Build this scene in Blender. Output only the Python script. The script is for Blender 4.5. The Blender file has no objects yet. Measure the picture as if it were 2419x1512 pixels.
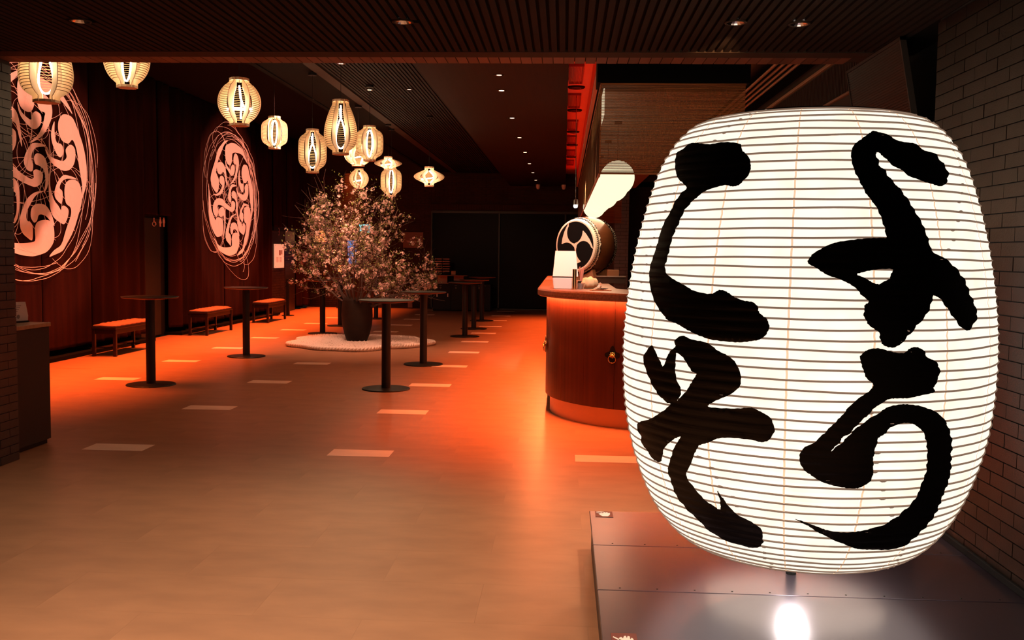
import bpy, bmesh, math, random
from mathutils import Vector, Matrix
from mathutils.geometry import delaunay_2d_cdt
random.seed(7)
PI = math.pi
sc = bpy.context.scene
C = sc.collection

# ------------------------------------------------------------------ camera
cam = bpy.data.cameras.new('camera')
cam_o = bpy.data.objects.new('camera', cam); C.objects.link(cam_o)
YAW, PITCH, ROLL, FPX = -0.0531290707, 0.0688773679, 0.0131165962, 2270.64
fw = Vector((math.sin(YAW)*math.cos(PITCH), math.cos(YAW)*math.cos(PITCH), -math.sin(PITCH)))
r0 = Vector((math.cos(YAW), -math.sin(YAW), 0)); u0 = r0.cross(fw)
rt = math.cos(ROLL)*r0 + math.sin(ROLL)*u0
up = -math.sin(ROLL)*r0 + math.cos(ROLL)*u0
mw = Matrix(((rt.x, up.x, -fw.x, 0), (rt.y, up.y, -fw.y, 0), (rt.z, up.z, -fw.z, 1.5), (0, 0, 0, 1)))
cam_o.matrix_world = mw
cam.sensor_width = 36; cam.lens = 36*FPX/2419; cam.clip_start = .05; cam.clip_end = 100
sc.camera = cam_o

# ------------------------------------------------------------------ world, exposure
w = bpy.data.worlds.new('world'); sc.world = w; w.use_nodes = True
w.node_tree.nodes['Background'].inputs[0].default_value = (.02, .013, .01, 1)
w.node_tree.nodes['Background'].inputs[1].default_value = .3
sc.view_settings.view_transform = 'Standard'; sc.view_settings.look = 'None'
sc.view_settings.exposure = 0; sc.view_settings.gamma = 1; sc.view_settings.use_curve_mapping = False
cy = sc.cycles
cy.max_bounces = 8; cy.diffuse_bounces = 4; cy.glossy_bounces = 4; cy.transparent_max_bounces = 12
cy.sample_clamp_indirect = 3; cy.caustics_reflective = False; cy.caustics_refractive = False
cy.use_denoising = True

# ------------------------------------------------------------------ lights
def area(name, loc, sx, sy, power, col, spread=180, rot=(0, 0, 0)):
    l = bpy.data.lights.new(name, 'AREA'); l.shape = 'RECTANGLE'; l.size = sx; l.size_y = sy
    l.energy = power; l.color = col; l.spread = math.radians(spread)
    o = bpy.data.objects.new(name, l); o.location = loc; o.rotation_euler = rot; C.objects.link(o)
    return o
def spot(name, loc, tgt, power, col, angle=60, blend=.6, size=.05):
    l = bpy.data.lights.new(name, 'SPOT'); l.energy = power; l.color = col
    l.spot_size = math.radians(angle); l.spot_blend = blend; l.shadow_soft_size = size
    o = bpy.data.objects.new(name, l); o.location = loc
    o.rotation_euler = (Vector(tgt)-Vector(loc)).to_track_quat('-Z', 'Y').to_euler(); C.objects.link(o)
    return o
ORANGE = (1, .140, .024); DEEP = (1, .10, .015)
area('wall_wash_light', (-5.75, 17.2, 3.58), .25, 17.0, 640, ORANGE, 60)
area('counter_wash_light', (-.30, 14.8, 3.25), .2, 15.4, 300, ORANGE, 58)
spot('counter_front_light', (.05, 6.85, 3.25), (.05, 6.85, 0), 85, ORANGE, 52, 1, .1)
for yy in (8.6, 10.8, 13.0, 15.5, 18.0, 20.5): spot('hall_fill_light', (-2.6, yy, 3.58), (-2.6, yy, 0), 32, (1, .17, .035), 110, 1, .1)
area('slot_light', (.15, 16.6, 3.34), .1, 15.0, 10, (1, .0, .0), 170, (PI, 0, 0))
for dx, dy, p in ((-2.469, 4.842, 14), (-.825, 4.857, 25), (.824, 4.872, 20), (-2.4, 2.2, 50), (-.8, 2.2, 52), (.8, 1.9, 32)):
    spot('entrance_light', (dx, dy, 2.60), (dx, dy-.001, 0), p*7.2, (1, .66, .43), 98, 1, .05)
spot('lantern_accent_light', (1.139, 4.898, 2.60), (1.1, 4.3, 0), 60, (1, .86, .72), 70, 1, .03)
for k in range(6):
    spot('soffit_light', (-.715, 10.67+2.13*k, 3.26), (-.715, 10.67+2.13*k, 0), 14, (1, .30, .10), 100, 1, .04)
for ey, pw in ((12.05, 640), (19.35, 700)):                 # profile spots that light the two wall emblems
    spot('emblem_light', (-2.6, ey, 3.15), (-6.75, ey, 2.42), pw*1.25, (1, .30, .20), 53, .3, .03)
spot('drum_face_fill', (-.55, 10.9, 2.9), (.12, 12.0, 1.62), 120, (1, .80, .66), 26, .5, .03)  # extra spot added to whiten the drum face
spot('drum_light', (.145, 12.0, 2.50), (.3, 12.35, 1.75), 110, (1, .85, .7), 75, .5, .02)
spot('counter_light', (.15, 7.6, 2.9), (.05, 9.05, 1.25), 190, (1, .84, .74), 22, .7, .03)
spot('canopy_light', (.85, 5.1, 2.6), (.80, 7.3, 2.50), 27, (1, .50, .20), 40, .5, .03)  # spot added to brighten the canopy front
area('tree_light', (-3.3, 13.4, 3.55), .5, .5, 85, (1, .44, .27), 100, (math.radians(38), 0, 0))

# ------------------------------------------------------------------ materials
def mat(name, col, rough=.6, metal=0, spec=.5, emit=None, es=0, noise=None, bump=None, coat=0, rand=0, alpha=None, trans=0):
    m = bpy.data.materials.new(name); m.use_nodes = True
    n = m.node_tree.nodes; L = m.node_tree.links; b = n['Principled BSDF']
    b.inputs['Base Color'].default_value = (*col, 1); b.inputs['Roughness'].default_value = rough
    b.inputs['Metallic'].default_value = metal; b.inputs['Specular IOR Level'].default_value = spec
    b.inputs['Coat Weight'].default_value = coat
    if trans: b.inputs['Transmission Weight'].default_value = trans
    if emit: b.inputs['Emission Color'].default_value = (*emit, 1); b.inputs['Emission Strength'].default_value = es
    tc = n.new('ShaderNodeTexCoord')
    src = None
    if noise:                                                 # (scale xyz, second colour, contrast)
        mp = n.new('ShaderNodeMapping'); mp.inputs['Scale'].default_value = noise[0]
        L.new(tc.outputs['Object'], mp.inputs[0])
        t = n.new('ShaderNodeTexNoise'); t.inputs['Scale'].default_value = 1; t.inputs['Detail'].default_value = 6
        L.new(mp.outputs[0], t.inputs[0])
        cr = n.new('ShaderNodeValToRGB'); cr.color_ramp.elements[0].position = .5-noise[2]; cr.color_ramp.elements[1].position = .5+noise[2]
        cr.color_ramp.elements[0].color = (*col, 1); cr.color_ramp.elements[1].color = (*noise[1], 1)
        L.new(t.outputs[0], cr.inputs[0]); src = cr.outputs[0]
    if rand:
        oi = n.new('ShaderNodeObjectInfo'); mr = n.new('ShaderNodeMapRange')
        mr.inputs[3].default_value = 1-rand; mr.inputs[4].default_value = 1+rand
        L.new(oi.outputs['Random'], mr.inputs[0])
        mx = n.new('ShaderNodeVectorMath'); mx.operation = 'SCALE'
        if src: L.new(src, mx.inputs[0])
        else: mx.inputs[0].default_value = col
        L.new(mr.outputs[0], mx.inputs['Scale']); src = mx.outputs[0]
    if src: L.new(src, b.inputs['Base Color'])
    if bump:                                                  # (scale xyz, strength, distance)
        mp = n.new('ShaderNodeMapping'); mp.inputs['Scale'].default_value = bump[0]
        L.new(tc.outputs['Object'], mp.inputs[0])
        t = n.new('ShaderNodeTexNoise'); t.inputs['Scale'].default_value = 1; t.inputs['Detail'].default_value = 4
        L.new(mp.outputs[0], t.inputs[0])
        bp = n.new('ShaderNodeBump'); bp.inputs['Strength'].default_value = bump[1]; bp.inputs['Distance'].default_value = bump[2]
        L.new(t.outputs[0], bp.inputs['Height']); L.new(bp.outputs[0], b.inputs['Normal'])
    return m
def emis(name, col, s):
    return mat(name, (.02, .02, .02), .6, emit=col, es=s)

# floor: each laid tile takes its own offset into one marbled vinyl pattern
FLOOR = mat('vinyl_floor', (.37, .190, .102), .42, spec=.4, noise=((3.2, 7.5, 1), (.295, .150, .082), .2), rand=.03, bump=((5, 14, 1), .05, .01))
FLOORB = mat('vinyl_floor_plain', (.37, .190, .102), .42, spec=.4, noise=((3.2, 7.5, 1), (.295, .150, .082), .2), bump=((5, 14, 1), .05, .01))
INLAY = mat('pale_inlay', (.86, .68, .56), .42, spec=.4, noise=((3, 8, 1), (.78, .60, .49), .2))
BRICK = mat('dark_brick', (.0145, .0082, .0062), .38, spec=.3, noise=((9, 9, 9), (.021, .0120, .0088), .15), rand=.25, bump=((150, 150, 150), .35, .002))
BRICKN = mat('black_brick', (.017, .0135, .0155), .4, spec=.3, noise=((9, 9, 9), (.023, .018, .021), .15), rand=.2, bump=((150, 150, 150), .3, .002))
BRICKJ = mat('mortar_black', (.02, .016, .014), .9)
BRICKB = mat('brown_brick_far', (.022, .012, .009), .6, spec=.12, noise=((2, 2, 5), (.045, .025, .017), .2))
SOFBR = mat('soffit_brick', (.15, .085, .06), .6, spec=.2, rand=.25, bump=((60, 60, 60), .3, .002))
CEILS = mat('ceiling_slat_brown', (.019, .0135, .0110), .75, spec=.06, rand=.1, noise=((30, 2, 30), (.012, .0085, .007), .2))
CEILD = mat('ceiling_dark', (.0075, .0052, .0042), .9, spec=.03)
CEILT = mat('ceiling_trim_brown', (.034, .022, .016), .7, spec=.08)
BLACK = mat('matt_black', (.008, .0075, .0075), .7, spec=.15)
VBLACK = mat('deep_black', (.004, .004, .004), .9, spec=.1)
REDW = mat('slot_paint_red_lit', (.72, .42, .36), .7, spec=.1)  # part of the slot's red light is mixed into this colour
CURT = mat('velvet_curtain', (.029, .0062, .0027), .9, spec=.08, noise=((1, 7, .5), (.011, .0024, .0012), .2))
APPL = mat('emblem_cloth', (.90, .80, .72), .8, spec=.2)
WOODT = mat('kiosk_wood_top', (.38, .20, .09), .45, noise=((3, 30, 3), (.28, .14, .06), .2))
KIOSK = mat('kiosk_laminate', (.0085, .0065, .007), .5, spec=.2)
PAPERW = mat('white_card', (.75, .72, .68), .6)
INK = mat('grey_ink', (.25, .23, .22), .7)
METAL = mat('platform_metal', (.13, .095, .12), .29, metal=.85, noise=((.6, 1.6, 1), (.085, .070, .105), .3), bump=((3, 2, 1), .06, .02))
METALS = mat('platform_side', (.06, .04, .04), .45, metal=.5)
PAPER = bpy.data.materials.new('lit_paper')
LBLK = mat('lantern_ink', (.004, .0035, .003), .42, spec=.25, bump=((6, 6, 120), .25, .004))
HOOP = mat('bamboo_hoop', (.18, .12, .085), .7, emit=(.30, .19, .13), es=.55)  # weak emission imitates the paper's light on the hoops
SEAM = mat('paper_seam', (.8, .5, .3), .7, emit=(1, .68, .44), es=.88)
TBL = mat('black_table_metal', (.011, .0105, .0105), .42, spec=.2)
TTOP = mat('table_top_dark', (.022, .018, .017), .4, spec=.3)
TUND = mat('table_underside_wood', (.13, .04, .022), .5, spec=.2)
BWOOD = mat('bench_wood', (.016, .0055, .0035), .35, coat=.12, spec=.25)
CUSH = mat('bench_cushion_tan', (.23, .11, .08), .85, bump=((40, 40, 40), .2, .004))
VASE = mat('vase_brown', (.022, .012, .008), .6, spec=.15, noise=((5, 5, 12), (.014, .008, .006), .2), bump=((20, 20, 60), .2, .003))
GRAV = mat('white_gravel', (.72, .62, .56), .8)
ROPE = mat('white_rope', (.72, .64, .58), .85)
BARK = mat('cherry_bark', (.055, .03, .022), .7)
PETAL = mat('pale_pink_petal', (.58, .42, .38), .65, rand=.2)
LEAF = mat('young_leaf', (.12, .15, .03), .6)
CWOOD = mat('counter_wood', (.085, .022, .010), .36, coat=.12, spec=.3, noise=((22, 22, .5), (.052, .013, .006), .22))
SLAB = mat('counter_slab', (.23, .145, .105), .40, spec=.35, noise=((60, 60, 60), (.16, .10, .07), .12))
BRASS = mat('brass', (.80, .50, .22), .22, metal=1)
COPPER = mat('kick_steel', (.62, .45, .36), .30, metal=1)
IRON = mat('black_iron', (.02, .015, .013), .3, metal=.6)
SKIN = mat('drum_skin', (.72, .60, .48), .6)
DWOOD = mat('drum_wood', (.13, .042, .015), .3, coat=.4, noise=((4, 4, 20), (.08, .025, .01), .25))
DBLACK = mat('drum_paint', (.004, .004, .004), .6, spec=.08)
BAMB = mat('bamboo_slat', (.42, .160, .048), .5, spec=.2, noise=((1.5, 40, 150), (.12, .036, .010), .16))
CWD = mat('cradle_wood', (.30, .12, .055), .45)
GLASS = mat('door_glass', (.0035, .0035, .0035), .35, spec=.08)
FRAMEM = mat('door_frame_metal', (.03, .03, .028), .4, metal=.5)
FIN = mat('lantern_plywood', (.78, .60, .40), .6, noise=((30, 30, 4), (.70, .52, .34), .2))
FIND = mat('lantern_edge', (.40, .24, .13), .6)
RING = mat('lantern_slat_wood', (.26, .17, .10), .7, spec=.1)
LED = emis('led_tube', (1, .86, .66), 16)
CHROME = mat('chrome', (.8, .8, .82), .12, metal=1)
PLATE = mat('plaque_brown', (.13, .045, .022), .45)
CREAM = mat('cream_letter', (.7, .55, .42), .6)
PIPE = mat('conduit_copper', (.55, .26, .15), .4, metal=.3)
RWALL = mat('brown_wall', (.05, .021, .013), .6, spec=.2, noise=((2, 2, 8), (.04, .016, .009), .2))
LAMPB = emis('downlight_bulb', (1, .90, .80), 20)
LAMPO = emis('downlight_bulb_warm', (1, .62, .38), 5)
LAMPD = mat('downlight_bulb_dim', (.5, .45, .4), .3, emit=(1, .82, .65), es=1.3)  # weak emission stands in for the bright reflectors

n = PAPER; n.use_nodes = True
nt = PAPER.node_tree; b = nt.nodes['Principled BSDF']
b.inputs['Base Color'].default_value = (.85, .82, .74, 1); b.inputs['Roughness'].default_value = .8
tc = nt.nodes.new('ShaderNodeTexCoord'); t = nt.nodes.new('ShaderNodeTexNoise'); t.inputs['Scale'].default_value = 9; t.inputs['Detail'].default_value = 5
cr = nt.nodes.new('ShaderNodeValToRGB'); cr.color_ramp.elements[0].color = (1, .85, .67, 1); cr.color_ramp.elements[1].color = (1, .92, .79, 1)
cr.color_ramp.elements[0].position = .3; cr.color_ramp.elements[1].position = .6
nt.links.new(tc.outputs['Object'], t.inputs[0]); nt.links.new(t.outputs[0], cr.inputs[0]); nt.links.new(cr.outputs[0], b.inputs['Emission Color'])
b.inputs['Emission Strength'].default_value = 1.15

# ------------------------------------------------------------------ mesh helpers
class MB:
    def __init__(s): s.v = []; s.f = []; s.sm = False
    def box(s, x0, x1, y0, y1, z0, z1):
        k = len(s.v)
        s.v += [(x0, y0, z0), (x1, y0, z0), (x1, y1, z0), (x0, y1, z0), (x0, y0, z1), (x1, y0, z1), (x1, y1, z1), (x0, y1, z1)]
        s.f += [tuple(k+i for i in q) for q in ((0, 3, 2, 1), (4, 5, 6, 7), (0, 1, 5, 4), (1, 2, 6, 5), (2, 3, 7, 6), (3, 0, 4, 7))]
        return s
    def rbox(s, x0, x1, y0, y1, z0, z1, r):
        """box with chamfered edges"""
        bm = bmesh.new(); bmesh.ops.create_cube(bm, size=1)
        for v in bm.verts: v.co = Vector((x0+(v.co.x+.5)*(x1-x0), y0+(v.co.y+.5)*(y1-y0), z0+(v.co.z+.5)*(z1-z0)))
        bmesh.ops.bevel(bm, geom=bm.edges[:], offset=r, segments=2, affect='EDGES', profile=.5)
        s.add_bm(bm); return s
    def add_bm(s, bm, M=None):
        k = len(s.v); bm.verts.index_update()
        s.v += [tuple((M @ v.co) if M else v.co) for v in bm.verts]
        s.f += [tuple(k+v.index for v in f.verts) for f in bm.faces]; bm.free()
    def tube(s, pts, r, n=8, cap=True, closed=False):
        pts = [Vector(p) for p in pts]; m = len(pts); k = len(s.v)
        rs = r if isinstance(r, (list, tuple)) else [r]*m
        nrm = None
        for i, p in enumerate(pts):
            if closed: d = pts[(i+1) % m]-pts[i-1]
            else: d = pts[min(i+1, m-1)]-pts[max(i-1, 0)]
            if d.length < 1e-9: d = Vector((0, 0, 1))
            d.normalize()
            if nrm is None:
                a = Vector((0, 0, 1)) if abs(d.z) < .9 else Vector((1, 0, 0))
                nrm = d.cross(a).normalized()
            else:
                nrm = (nrm-d*nrm.dot(d))
                nrm = nrm.normalized() if nrm.length > 1e-6 else d.orthogonal().normalized()
            bn = d.cross(nrm)
            for j in range(n):
                a = 2*PI*j/n
                s.v.append(tuple(p+(nrm*math.cos(a)+bn*math.sin(a))*rs[i]))
        for i in range(m if closed else m-1):
            i2 = (i+1) % m
            for j in range(n):
                s.f.append((k+i*n+j, k+i*n+(j+1) % n, k+i2*n+(j+1) % n, k+i2*n+j))
        if cap and not closed:
            s.f.append(tuple(k+j for j in range(n))[::-1]); s.f.append(tuple(k+(m-1)*n+j for j in range(n)))
        return s
    def lathe(s, prof, n=32, c=(0, 0), capb=False, capt=False):
        k = len(s.v); m = len(prof)
        for r, z in prof:
            for j in range(n):
                a = 2*PI*j/n; s.v.append((c[0]+r*math.cos(a), c[1]+r*math.sin(a), z))
        for i in range(m-1):
            for j in range(n):
                s.f.append((k+i*n+j, k+i*n+(j+1) % n, k+(i+1)*n+(j+1) % n, k+(i+1)*n+j))
        if capb: s.f.append(tuple(k+j for j in range(n))[::-1])
        if capt: s.f.append(tuple(k+(m-1)*n+j for j in range(n)))
        return s
    def prism(s, poly, z0, z1, f=None):
        """extruded polygon; f maps (u, v, w) to xyz"""
        f = f or (lambda u, v, w_: (u, v, w_)); k = len(s.v); m = len(poly)
        s.v += [f(u, v, z0) for u, v in poly]+[f(u, v, z1) for u, v in poly]
        s.f.append(tuple(k+i for i in range(m))[::-1]); s.f.append(tuple(k+m+i for i in range(m)))
        for i in range(m): s.f.append((k+i, k+(i+1) % m, k+m+(i+1) % m, k+m+i))
        return s
    def mesh(s, name, m, smooth=None):
        me = bpy.data.meshes.new(name); me.from_pydata(s.v, [], s.f); me.validate(); me.update()
        me.materials.append(m)
        if (s.sm if smooth is None else smooth):
            me.shade_smooth()
        return me
    def obj(s, name, m, parent=None, loc=(0, 0, 0), rot=(0, 0, 0), smooth=False, kind=None, label=None):
        return link(name, s.mesh(name, m, smooth), parent, loc, rot, kind, label)
def link(name, me, parent=None, loc=(0, 0, 0), rot=(0, 0, 0), kind=None, label=None):
    o = bpy.data.objects.new(name, me); o.location = loc; o.rotation_euler = rot; C.objects.link(o)
    if parent: o.parent = parent
    if kind: o['kind'] = kind
    if label: o['label'] = label
    return o
def thing(name, label, cat, loc=(0, 0, 0), rz=0, group=None):
    o = bpy.data.objects.new(name, None); o.empty_display_size = .1; C.objects.link(o)
    o.location = loc; o.rotation_euler = (0, 0, rz); o['label'] = label; o['category'] = cat
    if group: o['group'] = group
    return o
def tag(o, label, cat, group=None):
    o['label'] = label; o['category'] = cat
    if group: o['group'] = group
    return o
def dup(root, loc, rz=0, label=None):
    r = root.copy(); C.objects.link(r); r.location = loc; r.rotation_euler = (0, 0, rz)
    if label: r['label'] = label
    for ch in list(root.children):
        c = ch.copy(); C.objects.link(c); c.parent = r
        for g in ch.children:
            d = g.copy(); C.objects.link(d); d.parent = c
    return r
def st(o): o['kind'] = 'structure'; return o
def smooth_loop(pts, k=4):
    out = []; m = len(pts)
    for i in range(m):
        p0, p1, p2, p3 = pts[i-1], pts[i], pts[(i+1) % m], pts[(i+2) % m]
        for j in range(k):
            t = j/k
            out.append(tuple(.5*((2*b_)+(-a+c)*t+(2*a-5*b_+4*c-d)*t*t+(-a+3*b_-3*c+d)*t**3) for a, b_, c, d in zip(p0, p1, p2, p3)))
    return out
def inside(p, loops):
    c = False
    for L in loops:
        j = len(L)-1
        for i in range(len(L)):
            if (L[i][1] > p[1]) != (L[j][1] > p[1]) and p[0] < (L[j][0]-L[i][0])*(p[1]-L[i][1])/(L[j][1]-L[i][1])+L[i][0]: c = not c
            j = i
    return c
def fill(loops, gx, gy):
    """triangulate loops (even-odd) with extra interior grid points -> verts2d, tris"""
    vs = []; es = []
    for L in loops:
        k = len(vs); vs += [Vector(p) for p in L]; es += [(k+i, k+(i+1) % len(L)) for i in range(len(L))]
    x0 = min(v.x for v in vs); x1 = max(v.x for v in vs); y0 = min(v.y for v in vs); y1 = max(v.y for v in vs)
    ix = range(math.floor(x0/gx), math.ceil(x1/gx)+1); iy = range(math.floor(y0/gy), math.ceil(y1/gy)+1)
    for a in ix:
        for b_ in iy:
            p = (a*gx, b_*gy)
            if inside(p, loops): vs.append(Vector(p))
    r = delaunay_2d_cdt(vs, es, [], 0, 1e-5)
    V = r[0]; T = []
    for f in r[2]:
        c = ((V[f[0]].x+V[f[1]].x+V[f[2]].x)/3, (V[f[0]].y+V[f[1]].y+V[f[2]].y)/3)
        if inside(c, loops): T.append(tuple(f))
    return [(v.x, v.y) for v in V], T
def text_mesh(s, size, m, name):
    cu = bpy.data.curves.new('t', 'FONT'); cu.body = s; cu.size = size; cu.align_x = 'CENTER'; cu.extrude = .001; cu.resolution_u = 3
    o = bpy.data.objects.new('t', cu); C.objects.link(o)
    dg = bpy.context.evaluated_depsgraph_get(); me = bpy.data.meshes.new_from_object(o.evaluated_get(dg))
    bpy.data.objects.remove(o); bpy.data.curves.remove(cu)
    me.name = name; me.materials.clear(); me.materials.append(m); return me
ROTX = PI/2
# ================================================================== STRUCTURE
# ---- floor: slab, laid tiles near the entrance, pale inlay tiles
floor = st(MB().box(-6.9, 2.4, -1.5, 25.8, -.1, -.002).obj('floor', FLOORB))
tm = MB().box(-.4598, .4598, -.2298, .2298, -.0018, 0).mesh('floor_tile', FLOOR)
row = 0; y = 2.65
while y < 12.3:
    off = .46*(row % 2); x = -1.72-5*.92+off
    while x < 1.85:
        cx = x+.46
        hidden = cx > .6 and 3.0 < y < 4.6 or cx > 1.0 and y > 9
        if not hidden and cx-.46 > -6.7 and cx+.46 < 2.2:
            link('floor_tile', tm, floor, (cx, y, 0))
        x += .92
    y += .46; row += 1
im = MB().box(-.23, .23, -.115, .115, -.0015, .0012).mesh('inlay_tile', INLAY)
for cx in (-5.12, -3.34, -1.49, .336):
    for cy_ in (7.02, 8.90, 10.76, 12.62, 14.43, 16.22, 17.97, 19.66, 21.45, 23.07, 24.96):
        if cx > .1 and cy_ > 8: continue
        if cx < -4 and cy_ < 9.5 : continue
        if abs(cx+3.34) < .1 and 13.8 < cy_ < 17: continue
        link('inlay_tile', im, floor, (cx, cy_, 0))

# ---- bricks
def brick_wall_x(parent, X, sgn, y0, y1, z0, z1, m, L=.227, H=.0597, stuff=False, z_off=0, name='brick'):
    """bricks on a plane X, proud towards sgn"""
    j = .005; d = .05
    bm_ = None if stuff else MB().box(-.025, .025, -(L-j)/2, (L-j)/2, -(H-j)/2, (H-j)/2).mesh(name, m)
    cuts = {}
    big = MB(); r = 0; z = z0+H/2
    while z+H/2 <= z1+.001:
        y = y0-(L/2 if r % 2 else 0)
        while y < y1-.01:
            a = max(y, y0); b_ = min(y+L, y1)
            if b_-a > .03:
                px = X-sgn*.025+sgn*random.uniform(-.0012, .0012)
                if stuff: big.box(px-.025, px+.025, a+j/2, b_-j/2, z-(H-j)/2, z+(H-j)/2)
                else:
                    ln = round(b_-a, 3)
                    if ln not in cuts: cuts[ln] = MB().box(-.025, .025, -(ln-j)/2, (ln-j)/2, -(H-j)/2, (H-j)/2).mesh(name, m)
                    link(name, cuts[ln], parent, (px, (a+b_)/2, z))
            y += L
        z += H; r += 1
    if stuff: big.obj(name, m, parent, kind='stuff')
def brick_wall_y(parent, Y, x0, x1, z0, z1, m, L=.227, H=.0597, name='brick', d=.02):
    big = MB(); r = 0; z = z0+H/2; j = .006
    while z+H/2 <= z1+.001:
        x = x0-(L/2 if r % 2 else 0)
        while x < x1-.01:
            a = max(x, x0); b_ = min(x+L, x1)
            if b_-a > .02: big.box(a+j/2, b_-j/2, Y-d+random.uniform(-.001, .001), Y, z-(H-j)/2, z+(H-j)/2)
            x += L
        z += H; r += 1
    return big.obj(name, m, parent, kind='stuff')
wr = st(MB().box(1.81, 1.98, 2.6, 4.87, 0, 2.75).obj('wall_right', BRICKJ))
brick_wall_x(wr, 1.8, -1, 3.40, 4.87, .2, 2.65, BRICK)
big = MB(); r = 0; z = .03
brick_wall_x(wr, 1.8, -1, 2.6, 3.40, .2, 2.65, BRICK, stuff=True)
MB().rbox(1.785, 1.80, 2.6, 4.87, .2, .23, .003).obj('skirting', BLACK, wr)
st(MB().box(1.81, 2.4, -1.5, 2.6, 0, 2.75).obj('wall_right', BRICKJ))
wc = st(MB().box(1.98, 2.15, 4.87, 6.60, 0, 2.77).obj('wall_corner', BLACK))
wl = st(MB().box(-4.1, -3.84, -1.5, 6.535, 0, 2.9).obj('wall_left', BRICKJ))
brick_wall_x(wl, -3.83, 1, 6.08, 6.535, 0, 2.77, BRICKN)
brick_wall_x(wl, -3.83, 1, 2.45, 6.08, 0, 2.66, BRICKN, stuff=True)
st(MB().box(-4.1, 2.4, -1.6, -1.5, 0, 2.8).obj('wall_rear', BLACK))

# ---- entrance ceiling with long slats
ce = st(MB().box(-4.0, 2.1, -1.5, 5.72, 2.665, 2.75).obj('ceiling', CEILD))
sm_ = MB().box(-.015, .015, -2.05, 2.05, -.008, .007).mesh('ceiling_slat', CEILS)
DL1 = ((-2.469, 4.842), (-.825, 4.857), (.824, 4.872), (1.139, 4.898))
for k in range(122):
    x = -3.80+.046*k; hit = [d for d in DL1 if abs(d[0]-x) < .062]
    if not hit: link('ceiling_slat', sm_, ce, (x, 3.52, 2.658))
    else:
        g = math.sqrt(max(0, .053**2-max(0, abs(hit[0][0]-x)-.015)**2)); yc = hit[0][1]
        for a, b_ in ((1.47, yc-g), (yc+g, 5.57)): MB().box(-.015, .015, a, b_, -.008, .007).obj('ceiling_slat', CEILS, ce, (x, 0, 2.658))
MB().box(-3.83, 1.79, 5.575, 5.72, 2.648, 2.665).obj('edge_board', CEILT, ce)
hd = st(MB().box(-4.1, 2.2, 6.0, 6.535, 2.785, 3.6).obj('trim_1', BRICKJ))
MB().box(-4.1, 2.2, 5.72, 5.76, 2.665, 2.8).obj('backing', BLACK, hd)
bm1 = MB().box(-.0325, .0325, -.11, .11, -.0075, .0075).mesh('brick', SOFBR)
for k in range(80):
    for q in range(2):
        link('brick', bm1, hd, (-3.80+.0706*k, 6.200+.225*q, 2.779+random.uniform(-.001, .001)))

# ---- hall ceilings
hl = st(MB().box(-6.95, -3.55, 6.54, 25.8, 4.3, 4.4).obj('ceiling', CEILD))
st(MB().box(-3.62, -3.55, 6.54, 25.8, 3.62, 4.3).obj('wall_drop', CEILD))
hc = st(MB().box(-3.62, -1.45, 6.54, 25.8, 3.635, 3.8).obj('ceiling', CEILD))
sm2 = MB().box(-.014, .014, -9.5, 9.5, -.007, .008).mesh('ceiling_slat', CEILS)
for k in range(24):
    link('ceiling_slat', sm2, hc, (-2.80+.0465*k, 16.1, 3.626))
MB().box(-2.99, -2.85, 6.6, 25.6, 3.615, 3.635).obj('trim_board', CEILT, hc)
MB().box(-1.70, -1.55, 6.6, 25.6, 3.615, 3.635).obj('trim_board', CEILT, hc)
sf = st(MB().box(-1.45, .01, 6.54, 25.8, 3.284, 3.8).obj('ceiling', mat('soffit_brown', (.022, .010, .0055), .7, spec=.08, noise=((60, 1, 1), (.015, .007, .004), .2))))
st(MB().box(.01, .29, 6.54, 25.8, 3.62, 3.8).obj('ceiling', REDW))
st(MB().box(.29, .33, 6.54, 25.8, 3.284, 3.62).obj('wall_slot', REDW))
st(MB().box(.33, 2.4, 6.54, 25.8, 3.284, 3.8).obj('ceiling', CEILD))
# far wall beyond the right soffit and the panelled hall wall on the right
wrh = st(MB().box(2.3, 2.45, 6.54, 20.5, 0, 3.3).obj('wall_right', RWALL))
MB().rbox(2.27, 2.3, 6.6, 20.4, 3.165, 3.195, .004).obj('rail', PIPE, wrh)
MB().rbox(2.27, 2.3, 6.6, 20.4, 2.83, 2.85, .004).obj('rail', CWD, wrh)
rs_ = MB().box(-.01, .008, -.012, .012, -.15, .15).mesh('batten', RWALL)
for k in range(110): link('batten', rs_, wrh, (2.297, 7.0+.045*k, 3.0))
st(MB().box(.5, 2.3, 20.0, 20.1, 2.9, 3.3).obj('wall_back_bar', RWALL))
wbb = st(MB().box(.5, 2.3, 20.0, 20.1, 0, 3.0).obj('wall_back_bar', RWALL))
pil = st(MB().box(1.0, 1.26, 19.2, 19.9, 0, 3.28).obj('trim_2', BRICKJ))
brick_wall_y(pil, 19.2, .99, 1.27, 0, 3.28, mat('glossy_brick', (.13, .09, .08), .22, bump=((60, 60, 60), .5, .004)), H=.07)

# ---- back wall with glass doors
bw = st(MB().box(-6.9, -3.56, 25.62, 25.8, 0, 4.3).obj('wall_back', BRICKJ))
brick_wall_y(bw, 25.62, -6.9, -3.56, 0, 3.62, BRICKB)
bw2 = st(MB().box(-3.56, 2.4, 25.62, 25.8, 2.62, 3.8).obj('wall_back', BRICKJ))
brick_wall_y(bw2, 25.62, -3.56, .4, 2.82, 3.62, BRICKB)
sol = MB()
for k in range(58): sol.box(-3.56+.068*k, -3.56+.068*k+.062, 25.595, 25.62, 2.64, 2.79)
sol.obj('brick', BRICKB, bw2, kind='stuff')
MB().box(-3.6, .5, 25.57, 25.62, 2.80, 2.815).obj('ledge', CEILT, bw2)
dr = st(MB().box(-3.56, .5, 25.72, 25.76, .05, 2.6).obj('door_3', GLASS))
MB().box(-3.56, .5, 25.60, 25.72, 2.56, 2.62).obj('door_frame', FRAMEM, dr)
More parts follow.
